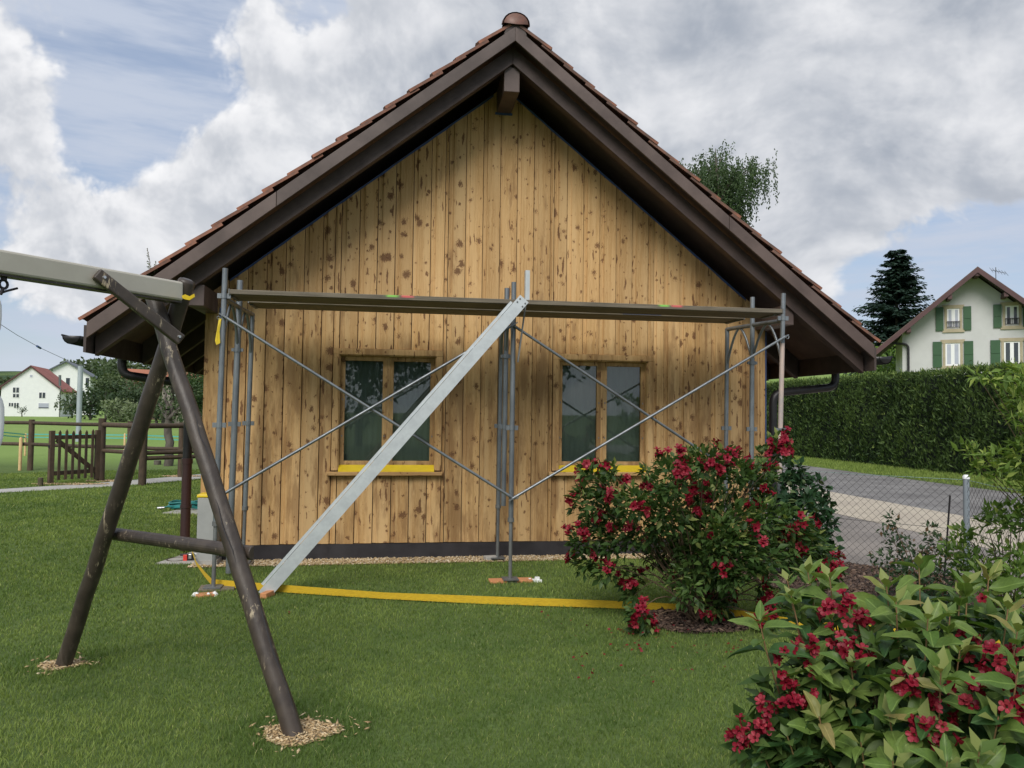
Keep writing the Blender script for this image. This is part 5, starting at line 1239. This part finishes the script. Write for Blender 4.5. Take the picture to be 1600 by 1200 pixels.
def pieces(name, polys, n_per_m2, size, aspect, m, label, cat, zoff=.006, flat=.5):
    V = []; F = []; T = []; nv = 0
    O = np.array([[1, 0, 0], [0, 1, 0], [-1, 0, 0], [0, -1, 0], [0, 0, 1], [0, 0, -1]], float); OF = np.array([[0, 1, 4], [1, 2, 4], [2, 3, 4], [3, 0, 4], [1, 0, 5], [2, 1, 5], [3, 2, 5], [0, 3, 5]])
    for poly in polys:
        pa = np.array([p[:2] for p in poly]); lo, hi = pa.min(0), pa.max(0); n = int((hi-lo).prod()*n_per_m2); P = lo+rng.random((n, 2))*(hi-lo); P = P[inpoly(P, poly)]; n = len(P)
        if n == 0: continue
        s = size*(.5+rng.random(n)*1.0); sc_ = np.stack([s*aspect, s, s*flat], -1); a = rng.random(n)*6.283; tl = rng.normal(0, .35, n)
        B = O[None]*sc_[:, None, :]*(.8+.4*rng.random((n, 6, 1))); B[..., 2] += B[..., 0]*np.sin(tl)[:, None]
        x = B[..., 0]*np.cos(a)[:, None]-B[..., 1]*np.sin(a)[:, None]; y = B[..., 0]*np.sin(a)[:, None]+B[..., 1]*np.cos(a)[:, None]
        W = np.stack([x+P[:, :1], y+P[:, 1:], B[..., 2]+zoff+(rng.random(n)*size*1.0)[:, None]], -1).reshape(-1, 3)
        V.append(W); F.append((OF[None]+(np.arange(n)*6)[:, None, None]).reshape(-1, 3)+nv); T.append(np.repeat(rng.random(n), 6)); nv += len(W)
    o = inst(name, mesh_np(name, np.concatenate(V), np.concatenate(F), M[m], False, np.concatenate(T))); return props(o, label, cat, kind='stuff')
pieces('gravel', [gravel], 4200, .010, 1.3, 'gravel', 'loose tan gravel stones along the garage plinth', 'gravel')
pieces('wood_chips', [chips1, chips2], 9000, .0085, 2.2, 'chip', 'pale wood chips around the swing log feet', 'wood chips', flat=.35)
pieces('stray_chips', [blob(c1_, .30, .26, .2), blob(foot2, .24, .19, .2)], 220, .008, 2.2, 'chip', 'stray wood chips scattered in the grass around the log feet', 'wood chips', .016, .35)
pieces('wood_chips', [chips3, chips4, chips5], 1500, .014, 1.8, 'chip', 'pale wood chips along the path by the gate', 'wood chips', flat=.4)
pieces('bark_mulch', [bed, ring], 1900, .017, 1.9, 'bark_mulch', 'coarse brown bark pieces on the beds', 'mulch', .012, .45)

# ---- lawn blades
def lawn():
    n = 680000; d0, d1 = 2.3, 22.0; e = .4
    u = rng.random(n); d = (d0**e+u*(d1**e-d0**e))**(1/e); a = YAW+rng.uniform(-R(43), R(43), n)
    P = np.stack([CAM[0]+d*np.sin(a), CAM[1]+d*np.cos(a)], -1)
    keep = np.ones(n, bool)
    for poly in (bed, ring, gravel, chips1, chips2, chips4, chips5): keep &= ~inpoly(P, poly)
    keep &= ~inpoly(P, [tuple(p) for p in pth+pth2]) & ~inpoly(P, [tuple(p) for p in sl])
    keep &= ~((P[:, 0] > XL-.02) & (P[:, 0] < XR+.05) & (P[:, 1] > -.02) & (P[:, 1] < LEN))
    # nothing right of the fence line or behind the house
    for p, q_ in zip(FENCE[:-1], FENCE[1:]):
        dv_ = q_-p; rel = P-p; keep &= ~(((dv_[0]*rel[:, 1]-dv_[1]*rel[:, 0]) > 0) & (P[:, 0] > 4.3))
    keep &= ~((P[:, 0] > 4.3) & (P[:, 1] > -.3))
    P = P[keep]; d = d[keep]; n = len(P)
    patch = np.sin(P[:, 0]*2.3+1.7*np.sin(P[:, 1]*1.1))*np.sin(P[:, 1]*2.9+1.3*np.sin(P[:, 0]*1.7)); p2 = np.sin(P[:, 0]*7.7+2*np.sin(P[:, 1]*5))*np.cos(P[:, 1]*8.3+1.5*np.sin(P[:, 0]*6)); p3 = np.sin(P[:, 0]*.9+.6)*np.cos(P[:, 1]*.8)
    k = np.maximum(1, d/3.3); h = (.019+.014*rng.random(n)+.004*patch)*(1+.10*(k-1)); w = (.0016+.0012*rng.random(n))*k**.95
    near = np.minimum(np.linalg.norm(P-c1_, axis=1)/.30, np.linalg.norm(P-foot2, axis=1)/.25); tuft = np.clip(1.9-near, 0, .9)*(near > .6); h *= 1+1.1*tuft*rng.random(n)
    az = rng.random(n)*6.283; ln = .25+.65*rng.random(n); D2 = np.stack([np.cos(az), np.sin(az)], -1); S = np.stack([-D2[:, 1], D2[:, 0]], -1)
    fa = rng.random(n)*6.283; Sf = np.stack([np.cos(fa), np.sin(fa)], -1)
    def pt(fr, side): 
        xy = P+D2*(ln*h*fr**1.6)[:, None]+Sf*(w*side)[:, None]; return np.concatenate([xy, (h*fr*(1-.25*ln*fr))[:, None]], 1)
    V = np.stack([pt(0.0, -.5), pt(0.0, .5), pt(.55, .42), pt(.55, -.42), pt(1.0, 0)], 1).reshape(-1, 3)
    F = (np.array([[0, 1, 2], [0, 2, 3], [3, 2, 4]])[None]+(np.arange(n)*5)[:, None, None]).reshape(-1, 3)
    p4 = np.sin(P[:, 0]*3.7+2.2*np.sin(P[:, 1]*2.3+1))*np.sin(P[:, 1]*4.9+1.9*np.sin(P[:, 0]*3.1)); clov = (np.sin(P[:, 0]*13+3*np.sin(P[:, 1]*9))*np.sin(P[:, 1]*14+3*np.sin(P[:, 0]*8)) > .72)
    h = h*(1+.22*p4+.15*p2); h[clov] *= .75; w[clov] *= 1.9
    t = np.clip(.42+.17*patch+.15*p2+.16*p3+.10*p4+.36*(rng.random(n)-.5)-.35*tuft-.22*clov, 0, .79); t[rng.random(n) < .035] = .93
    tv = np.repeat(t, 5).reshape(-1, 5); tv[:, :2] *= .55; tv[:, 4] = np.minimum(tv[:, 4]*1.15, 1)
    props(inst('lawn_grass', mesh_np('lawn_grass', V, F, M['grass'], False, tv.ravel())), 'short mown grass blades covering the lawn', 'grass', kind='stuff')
lawn()
def roadside_grass():
    n = 26000; P = np.stack([13.35+rng.random(n)*2.6, 1+rng.random(n)*30], -1); lv = Leaves(); A = rng.normal(size=(n, 3))*.4; A[:, 2] += 1
    lv.add(np.concatenate([P, np.zeros((n, 1))], 1), A, rng.normal(size=(n, 3)), .07+.05*rng.random(n), .02, .3+.5*rng.random(n), LEAF2)
    props(lv.obj('verge_grass', M['grass']), 'strip of short grass between the road and the hedge', 'grass', kind='stuff')
roadside_grass()

# ================================================================ WEIGELAS
def flower_mesh(name, m, seed):
    """funnel flower with five spread lobes, about 4 cm across, mouth along +z"""
    rr = random.Random(seed); b = MB(); n = 5; tube = []
    for z, r in ((0, .12), (.45, .16), (.72, .26)): tube.append([(math.cos(6.283*i/n)*r, math.sin(6.283*i/n)*r, z) for i in range(n)])
    vs = sum(tube, []); b.add(vs, [(k*n+i, k*n+(i+1) % n, (k+1)*n+(i+1) % n, (k+1)*n+i) for k in range(2) for i in range(n)], True)
    for i in range(n):
        a = 6.283*(i+.5)/n+rr.uniform(-.08, .08); w = .45+rr.uniform(-.05, .05); L = .50+rr.uniform(-.05, .05); zz = .86+rr.uniform(-.10, .14)
        def q(r, t, z): return (math.cos(a)*r-math.sin(a)*t, math.sin(a)*r+math.cos(a)*t, z)
        b.add([q(.20, -.16, .70), q(.20, .16, .70), q(.20+L*.6, w*.62, zz), q(.20+L, w*.25, zz+.03), q(.20+L, -w*.25, zz+.03), q(.20+L*.6, -w*.62, zz), q(.24+L*.45, 0, zz-.06)], [(0, 1, 6), (1, 2, 6), (2, 3, 6), (3, 4, 6), (4, 5, 6), (5, 0, 6)])
    return b.mesh(name, m)
FLW = [flower_mesh('flower', M['petal'], 1), flower_mesh('flower', M['petal'], 2), flower_mesh('flower', M['petal_lit'], 3)]
def put_flower(parent, p, d, s, lit=.2):
    q = Vector(d).to_track_quat('Z', 'Y').to_matrix().to_4x4(); me = FLW[2] if random.random() < lit else FLW[random.randint(0, 1)]
    inst('flower', me, parent, Matrix.Translation(Vector(p)) @ q @ Matrix.Rotation(random.random()*6.28, 4, 'Z') @ Matrix.Scale(s, 4))
def join_flowers(parent, lst, size):
    """the flowers past the first 300 as one part"""
    me = FLW[0]; V0 = np.array([v.co for v in me.vertices]); P0 = [tuple(p.vertices) for p in me.polygons]; V = []; F = []
    for p, d in lst:
        q = np.array(Vector(d).to_track_quat('Z', 'Y').to_matrix() @ Matrix.Rotation(random.random()*6.28, 3, 'Z')); b0 = len(V)*len(V0); V.append(V0@q.T*size*(.9+.3*random.random())+np.asarray(p)); F += [tuple(b0+i for i in f) for f in P0]
    m2 = bpy.data.meshes.new('flowers'); m2.from_pydata([tuple(v) for v in np.concatenate(V)], [], F); m2.materials.append(M['petal']); props(inst('flowers', m2, parent), kind='stuff')
def to_cam(p): v = CAM-np.asarray(p); return v/np.linalg.norm(v)

def bush_mid():
    base = G(1090, 972); dB = float((base-CAM)@FW); t = thing('weigela_bush', base, 'red flowering weigela bush with arching branches before the scaffold', 'bush')
    C = [(930, 752, 26, 9), (915, 785, 24, 8), (908, 845, 20, 9), (912, 880, 16, 6), (955, 765, 26, 5), (985, 785, 24, 9), (945, 800, 30, 4), (935, 835, 30, 3), (1012, 772, 22, 5), (1050, 748, 30, 11), (1075, 730, 26, 11), (1100, 720, 22, 9), (1128, 724, 24, 12), (1150, 738, 22, 9), (1095, 755, 30, 10), (1070, 775, 30, 7), (1215, 692, 14, 8), (1222, 704, 12, 8), (1200, 715, 17, 8), (1192, 742, 20, 8), (1175, 765, 26, 4), (1120, 785, 36, 3),
         (1040, 800, 36, 4), (1005, 820, 36, 2), (965, 835, 34, 3), (1060, 840, 42, 2), (1105, 825, 36, 3), (1150, 825, 38, 3), (1195, 815, 34, 5), (1235, 820, 28, 7), (1255, 838, 24, 9), (1275, 852, 18, 8), (1222, 850, 30, 4), (1240, 875, 26, 3), (1290, 872, 16, 6), (1300, 893, 13, 6), (1285, 905, 14, 4), (1030, 858, 26, 1), (1062, 876, 32, 1), (1095, 890, 34, 0), (1120, 880, 34, 0), (1085, 850, 36, 0), (1130, 850, 36, 0), (1078, 928, 20, 0), (1092, 952, 15, 0), (1066, 905, 20, 0), (1100, 872, 44, 2), (1150, 868, 40, 2), (1190, 870, 30, 2), (1088, 912, 28, 2), (1110, 912, 32, 6), (1120, 935, 26, 10), (1112, 950, 20, 5), (1095, 945, 18, 1), (1140, 905, 22, 6),
         (945, 895, 15, 6), (985, 905, 20, 5), (992, 930, 15, 6), (998, 958, 16, 8), (1005, 982, 15, 9), (1195, 920, 10, 6), (1203, 945, 12, 6), (1212, 962, 13, 8), (1200, 990, 15, 8), (1165, 735, 12, 3), (1040, 725, 14, 3), (918, 735, 10, 2), (955, 735, 9, 1), (1010, 738, 7, 0)]
    rr = np.random.default_rng(14); lv = Leaves(); b = MB(); fl = []
    for (px, py, r, nf) in C:
        nf = int(round(nf*1.75))
        core = 1-min(1, abs(px-1090)/220); dd = dB+rr.uniform(-.40, .30)*(.5+core); c = Dp(px, py, dd); c[2] = max(c[2], .04); rw = r*dd/FPX*1.05
        n = int(20+rw*rw*7000); P, d = ball(n, c, rw*np.array([1, 1, 1]), .15); P[:, 2] = np.maximum(P[:, 2], .02)
        out = unit(c-(base+np.array([0, 0, .55]))); A = d*.6+out*.5+rr.normal(size=(n, 3))*.45; A[:, 2] -= .05; N = rr.normal(size=(n, 3))*.45; N[:, 2] += 1
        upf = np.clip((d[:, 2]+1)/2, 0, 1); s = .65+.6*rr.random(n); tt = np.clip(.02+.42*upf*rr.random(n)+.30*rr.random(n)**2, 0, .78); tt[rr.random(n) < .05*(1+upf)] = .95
        lv.add(P, A, N, .070*s, .036*s, tt)
        m1 = (base+c)/2+np.array([0, 0, .22+.2*rr.random()]); b.tube(arc(base+rr.normal(0, .035, 3)*np.array([1, 1, 0]), m1, c, 7), 0.007, 6, r1=.0025, caps=False)
        for g in range(max(1, nf//4) if nf else 0):
            o = unit(rr.normal(size=3)*np.array([1, .8, .8])+to_cam(c)*1.0+np.array([0, 0, .45])); g0 = c+o*rw*(.88+.32*rr.random())
            for k in range(int(round(nf/max(1, nf//4)))):
                o2 = unit(o+rr.normal(size=3)*.55); fl.append((g0+o2*.016+rr.normal(0, .016, 3), o2))
    print('mid flowers', len(fl)); random.shuffle(fl)
    for p, d in fl[:296]: put_flower(t, p, d, .037+.011*random.random(), .28)
    if len(fl) > 296: join_flowers(t, fl[296:], .038)
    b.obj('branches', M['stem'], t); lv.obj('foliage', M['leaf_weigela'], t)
bush_mid()

def big_leaf_mesh(name, m, curl, fold, seed):
    """pointed, folded, toothed leaf of unit length along +y"""
    rr = random.Random(seed); ys = [0, .10, .22, .36, .50, .64, .78, .90, 1.0]; hw = [.0, .10, .175, .215, .215, .185, .130, .060, 0]; vs = []; fs = []
    for r_, (y, w) in enumerate(zip(ys, hw)):
        z = -curl*y*y+.035*math.sin(y*8+seed*1.7)
        if w == 0: vs.append((0, y, z)); continue
        for sx in (-1, 0, 1): vs.append((sx*(w+.014*(r_ % 2)), y+(.028 if sx else 0), z+abs(sx)*w*fold+(rr.uniform(-.020, .020) if sx else 0)))
    fs += [(0, 2, 1), (0, 3, 2)]
    for i in range(6):
        a = 1+3*i; fs += [(a, a+1, a+4, a+3), (a+1, a+2, a+5, a+4)]
    fs += [(19, 20, 22), (20, 21, 22)]
    return MB().add(vs, fs, True).mesh(name, m)
def bush_near():
    dN = 2.42; c0 = Dp(1440, 1080, dN+.12); base = np.array([c0[0], c0[1], 0.]); t = thing('weigela_bush', base, 'leafy weigela bush with large pale tips and crimson flowers in the foreground', 'bush')
    LM = {k: [big_leaf_mesh('leaf', M['leaf_'+k], c, f, i) for i, (c, f) in enumerate(((.22, .50), (.38, .40), (.10, .75), (.55, .35), (.75, .55), (-.12, .6)))] for k in ('old', 'mid', 'tip')}
    stems = MB(); young = MB(); lv = Leaves(); rr = np.random.default_rng(23); nobj = 0; leaves = []
    shoots = [  # tip pixel, distance, nodes visible, vigour
        (1262, 893, 2.46, 6, 1), (1296, 902, 2.40, 6, 1), (1236, 930, 2.36, 4, .8), (1186, 968, 2.28, 4, .9), (1385, 915, 2.36, 6, 1.05), (1436, 885, 2.50, 6, 1.05), (1400, 940, 2.22, 5, 1), (1340, 945, 2.45, 3, .7), (1545, 900, 2.42, 6, 1.05), (1512, 912, 2.30, 6, 1.05), (1484, 958, 2.20, 4, .8), (1500, 930, 2.30, 4, .9), (1450, 965, 2.1, 6, 1.1), (1575, 950, 2.2, 5, 1), (1590, 985, 2.05, 5, 1), (1420, 985, 2.35, 4, 1), (1360, 985, 2.30, 4, .9), (1300, 965, 2.36, 4, .9),
        (1520, 1075, 2.0, 4, .9), (1560, 1120, 1.9, 4, 1), (1530, 1175, 1.85, 4, 1), (1280, 1120, 2.12, 5, 1.1), (1325, 1110, 2.15, 4, 1), (1230, 1150, 2.15, 4, .9), (1190, 1175, 2.2, 3, .8), (1345, 1160, 2.05, 5, 1.1), (1260, 1020, 2.25, 4, .9), (1240, 1060, 2.25, 3, .8), (1330, 1040, 2.15, 5, 1.15), (1290, 1060, 2.20, 4, 1.1), (1420, 1060, 2.0, 5, 1.15), (1470, 1050, 1.95, 5, 1.2), (1440, 1130, 1.95, 5, 1.1), (1390, 1120, 2.0, 4, 1.1), (1590, 1050, 1.9, 4, 1), (1500, 1015, 2.15, 5, 1.05), (1620, 930, 2.3, 6, 1), (1660, 1000, 2.2, 6, 1), (1640, 1100, 2.0, 5, 1), (1230, 905, 2.42, 3, .6), (1195, 1130, 2.25, 3, .7), (1395, 1190, 1.9, 4, 1), (1480, 1190, 1.85, 4, 1)]
    def at_len(pts, s):
        for i in range(len(pts)-1, 0, -1):
            l = (pts[i]-pts[i-1]).length
            if s <= l: return pts[i].lerp(pts[i-1], s/l)
            s -= l
        return pts[0]
    for si, (px, py, d, nn_, vig) in enumerate(shoots):
        tip = Dp(px, py, d); root = base+np.array([rr.normal(0, .06), rr.normal(0, .06), .02]); hh = tip[2]
        b1 = root+(tip-root)*np.array([.82, .82, .55]); pts = arc(root, b1, tip, 10); low = hh < .72
        stems.tube(pts[:8], .006, 6, r1=.0035, caps=False); young.tube(pts[7:], .0034, 6, r1=.0018, caps=False)
        d_end = (pts[-1]-pts[-3]).normalized(); u = d_end.orthogonal().normalized(); a0 = rr.random()*3.14
        L = sum((pts[i+1]-pts[i]).length for i in range(10))
        for k in range(nn_+4):
            s = (.003, .014, .038, .075, .118, .165, .215, .265, .315, .37, .42, .47)[k]*vig; p = at_len(pts, s)
            for pair in (0, 1):
                ang_ = a0+k*1.571+pair*3.1416+rr.normal(0, .22); rad = Matrix.Rotation(ang_, 3, d_end) @ u
                lift = (1.15, .80, .55, .35, .18, .05, -.05, -.1, -.15, -.2, -.2, -.2)[k]+rr.normal(0, .13); ax_ = (rad*1.0+d_end*lift).normalized(); Lf = (.044, .072, .094, .108, .116, .118, .116, .112, .11, .10, .10, .10)[k]*(.85+.3*rr.random())*vig; Lf = min(Lf, .135)
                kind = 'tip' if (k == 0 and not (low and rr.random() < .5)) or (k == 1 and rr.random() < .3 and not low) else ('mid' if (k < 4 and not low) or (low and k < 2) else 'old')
                leaves.append((p+rad*.004, ax_, d_end, Lf*(1.25 if k == 0 else 1), kind, k))
    # flowers in crowded clusters
    cl = [(1300, 955, 2.30, 7), (1325, 948, 2.32, 6), (1335, 972, 2.28, 6), (1312, 1002, 2.22, 7), (1330, 1018, 2.2, 8), (1345, 1030, 2.2, 6), (1262, 1012, 2.25, 6), (1270, 1030, 2.25, 6), (1232, 1022, 2.28, 4), (1354, 985, 2.3, 4), (1402, 1052, 2.05, 7), (1405, 1070, 2.05, 5), (1420, 1082, 2.02, 6), (1440, 1090, 2.02, 5), (1448, 1148, 1.95, 8), (1470, 1145, 1.95, 7), (1435, 1140, 1.97, 4), (1455, 1122, 1.98, 4), (1505, 1085, 1.98, 7), (1515, 1105, 1.98, 6), (1550, 1030, 2.05, 6), (1556, 1045, 2.05, 5), (1510, 1003, 2.2, 5), (1575, 1085, 1.95, 6), (1580, 1110, 1.93, 6), (1590, 1060, 1.98, 6), (1230, 1105, 2.2, 7), (1205, 1115, 2.22, 6), (1160, 1140, 2.25, 6), (1155, 1165, 2.25, 4), (1185, 1155, 2.22, 5), (1240, 1092, 2.2, 4), (1215, 1055, 2.25, 4), (1255, 1085, 2.2, 4), (1545, 945, 2.32, 1), (1150, 1175, 2.25, 3), (1190, 1135, 2.22, 4), (1600, 1030, 2.1, 5)]
    fl = []
    for px, py, d, n in cl:
        c = Dp(px, py, d)
        for k in range(n):
            o = unit(rr.normal(size=3)*.8+to_cam(c)*.9+np.array([0, 0, .25])); fl.append((c+o*.020+rr.normal(0, .009, 3), o))
    for p, d in fl: put_flower(t, p, d, .021+.006*random.random(), .22)
    print('near flowers', len(fl), 'leaves', len(leaves))
    leaves.sort(key=lambda q: (q[5] > 4, -q[3]))
    for i, (p, ax_, up_, Lf, kind, k) in enumerate(leaves):
        y = ax_; x = y.cross(up_); x = x.normalized() if x.length > 1e-4 else y.orthogonal().normalized(); z = x.cross(y); Mx = Matrix((x, y, z)).transposed().to_4x4(); Mx = Matrix.Translation(p) @ Mx @ Matrix.Rotation(random.gauss(0, .38), 4, 'Y') @ Matrix.Rotation(random.gauss(0, .18), 4, 'X') @ Matrix.Diagonal((Lf*(.62 if k == 0 else .82 if k == 1 else 1), Lf, Lf, 1))
        if i < 296: inst('leaf', LM[kind][random.randint(0, 5)], t, Mx)
        else: lv.add(np.array([p]), np.array([ax_]), np.array([z]), Lf, Lf*.48, {'old': .25, 'mid': .65, 'tip': .95}[kind])
    # shaded inner foliage
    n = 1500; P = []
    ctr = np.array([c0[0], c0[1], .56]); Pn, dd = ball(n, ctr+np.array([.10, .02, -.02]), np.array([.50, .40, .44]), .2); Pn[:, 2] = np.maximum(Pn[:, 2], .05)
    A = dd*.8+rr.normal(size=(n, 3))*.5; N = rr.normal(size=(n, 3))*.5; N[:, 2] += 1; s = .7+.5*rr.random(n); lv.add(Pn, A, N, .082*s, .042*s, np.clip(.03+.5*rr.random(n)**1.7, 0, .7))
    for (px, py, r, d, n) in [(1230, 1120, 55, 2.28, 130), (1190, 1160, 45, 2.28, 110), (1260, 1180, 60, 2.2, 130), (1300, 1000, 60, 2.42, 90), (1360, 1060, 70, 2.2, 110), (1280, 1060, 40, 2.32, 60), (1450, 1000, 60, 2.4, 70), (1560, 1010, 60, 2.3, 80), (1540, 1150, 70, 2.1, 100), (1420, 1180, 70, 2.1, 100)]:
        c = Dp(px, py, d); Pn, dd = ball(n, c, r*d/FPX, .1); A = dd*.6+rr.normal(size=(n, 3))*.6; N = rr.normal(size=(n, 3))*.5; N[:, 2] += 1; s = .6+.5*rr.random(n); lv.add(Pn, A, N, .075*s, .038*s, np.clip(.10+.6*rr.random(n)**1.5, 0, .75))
        for k in range(3): stems.tube(arc(base+np.array([0, 0, .05]), (base+c)/2+np.array([0, 0, .15]), c+rr.normal(0, .03, 3), 6), .005, 5, r1=.002, caps=False)
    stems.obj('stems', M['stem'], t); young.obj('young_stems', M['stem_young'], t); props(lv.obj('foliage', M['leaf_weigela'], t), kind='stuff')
bush_near()

def shrub(name, label, C, base, L, W, m, dens, cat='shrub', tint=(.05, .7), young=.06, tpl=LEAF4, up=.1, seed=1, dj=.2, narrow=False, stem='stem'):
    t = thing(name, base, label, cat); rr = np.random.default_rng(seed); lv = Leaves(); b = MB(); base = np.asarray(base, float)
    for (px, py, r, d) in C:
        dd = d+rr.uniform(-dj, dj); c = Dp(px, py, dd); c[2] = max(c[2], .05); rw = r*dd/FPX; n = int(dens*(r/25)**2)+6; P, dr = ball(n, c, rw, .1); P[:, 2] = np.maximum(P[:, 2], .02)
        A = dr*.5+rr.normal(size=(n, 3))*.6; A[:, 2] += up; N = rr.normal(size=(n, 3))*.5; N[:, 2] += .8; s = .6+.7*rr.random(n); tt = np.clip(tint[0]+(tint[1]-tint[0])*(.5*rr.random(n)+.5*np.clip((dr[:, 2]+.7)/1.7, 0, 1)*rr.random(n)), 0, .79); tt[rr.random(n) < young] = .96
        lv.add(P, A, N, L*s, W*s, tt, tpl); b.tube(arc(base+rr.normal(0, .03, 3)*np.array([1, 1, 0]), (base+c)/2+np.array([0, 0, .15]), c, 6), .007, 5, r1=.002, caps=False)
    b.obj('branches', M[stem], t); lv.obj('foliage', M[m], t)
shrub('dark_shrub', 'dense dark green shrub grown into the chain link fence behind the weigela', [(1228, 738, 24, 7.9), (1245, 745, 22, 7.9), (1212, 760, 26, 8.0), (1250, 770, 30, 7.8), (1272, 765, 22, 7.9), (1284, 790, 22, 7.9), (1262, 800, 30, 7.8), (1235, 800, 32, 7.9), (1290, 815, 16, 7.9), (1288, 840, 18, 7.9), (1265, 840, 30, 7.8), (1230, 845, 32, 7.8), (1296, 862, 12, 7.9), (1205, 800, 30, 8), (1275, 870, 26, 7.7), (1200, 860, 30, 7.8)], G(1245, 885), .080, .058, 'leaf_ivy', 105, up=-.15, seed=31)
shrub('rose_bush', 'thin rose bush with reddish young shoots against the chain link fence', [(1392, 812, 12, 6.7), (1388, 835, 14, 6.7), (1400, 860, 20, 6.6), (1380, 880, 20, 6.6), (1415, 845, 12, 6.7), (1430, 870, 22, 6.5), (1455, 830, 13, 6.6), (1462, 850, 14, 6.6), (1450, 880, 24, 6.5), (1425, 900, 28, 6.4), (1400, 905, 26, 6.4), (1460, 905, 26, 6.4), (1480, 880, 20, 6.4), (1440, 930, 30, 6.2), (1475, 935, 28, 6.2)], G(1440, 950), .050, .026, 'leaf_rose', 130, young=.16, seed=32)
shrub('bright_shrub', 'green leafy shrub with arching twigs before the grey fence post', [(1495, 850, 16, 5.6), (1508, 835, 14, 5.6), (1482, 868, 16, 5.7), (1505, 868, 18, 5.6), (1525, 845, 12, 5.5), (1540, 812, 14, 5.4), (1552, 800, 12, 5.4), (1562, 818, 16, 5.4), (1580, 805, 18, 5.3), (1595, 815, 20, 5.3), (1575, 830, 14, 5.3), (1610, 800, 20, 5.2), (1560, 868, 14, 5.4), (1585, 865, 16, 5.3), (1600, 880, 20, 5.2), (1530, 880, 18, 5.5), (1510, 895, 26, 5.6), (1545, 905, 26, 5.4), (1590, 905, 26, 5.2), (1570, 930, 28, 5.2)], G(1580, 1000), .070, .028, 'leaf_bright', 85, tint=(.05, .75), young=.10, up=.35, seed=33)
shrub('yellow_green_shrub', 'yellow green shrub spreading its twigs in front of the clipped hedge', [(1528, 588, 8, 5.2), (1545, 592, 12, 5.2), (1562, 596, 10, 5.1), (1580, 585, 14, 5.0), (1598, 590, 18, 5.0), (1572, 618, 8, 5.1), (1590, 625, 14, 5.0), (1580, 645, 10, 5.0), (1596, 655, 14, 4.9), (1505, 702, 9, 5.3), (1522, 710, 13, 5.3), (1540, 718, 14, 5.2), (1558, 715, 13, 5.2), (1572, 712, 12, 5.1), (1585, 728, 14, 5.0), (1600, 735, 18, 5.0), (1530, 735, 12, 5.2), (1560, 740, 16, 5.1), (1595, 700, 12, 5.0), (1620, 620, 40, 5.0), (1640, 700, 50, 5.0), (1625, 760, 30, 5.0)], G(1760, 1010), .075, .024, 'leaf_bright', 95, tint=(.35, .79), young=.30, up=.15, seed=34, stem='stem')

# fallen petals
def petals():
    lv = Leaves(); P = []
    for (x0, x1, y0, y1, n) in ((890, 1140, 975, 1080, 46), (950, 1010, 985, 1030, 18), (1140, 1165, 1010, 1030, 10), (840, 900, 960, 1010, 5), (440, 456, 968, 974, 2)):
        for _ in range(n): p = G(random.uniform(x0, x1), random.uniform(y0, y1)); P.append((p[0], p[1], .045+random.random()*.012))
    P = np.array(P); n = len(P); A = rng.normal(size=(n, 3)); A[:, 2] *= .3; N = rng.normal(size=(n, 3))*.4; N[:, 2] += 1; lv.add(P, A, N, .026, .020, 0.5)
    props(lv.obj('fallen_petals', M['petal']), 'red petals fallen on the grass under the flowering bush', 'petals', kind='stuff')
petals()
print('OBJECTS', len(bpy.data.objects), 'TRIS', sum(len(o.data.loops)-2*len(o.data.polygons) for o in bpy.data.objects if o.type == 'MESH'))
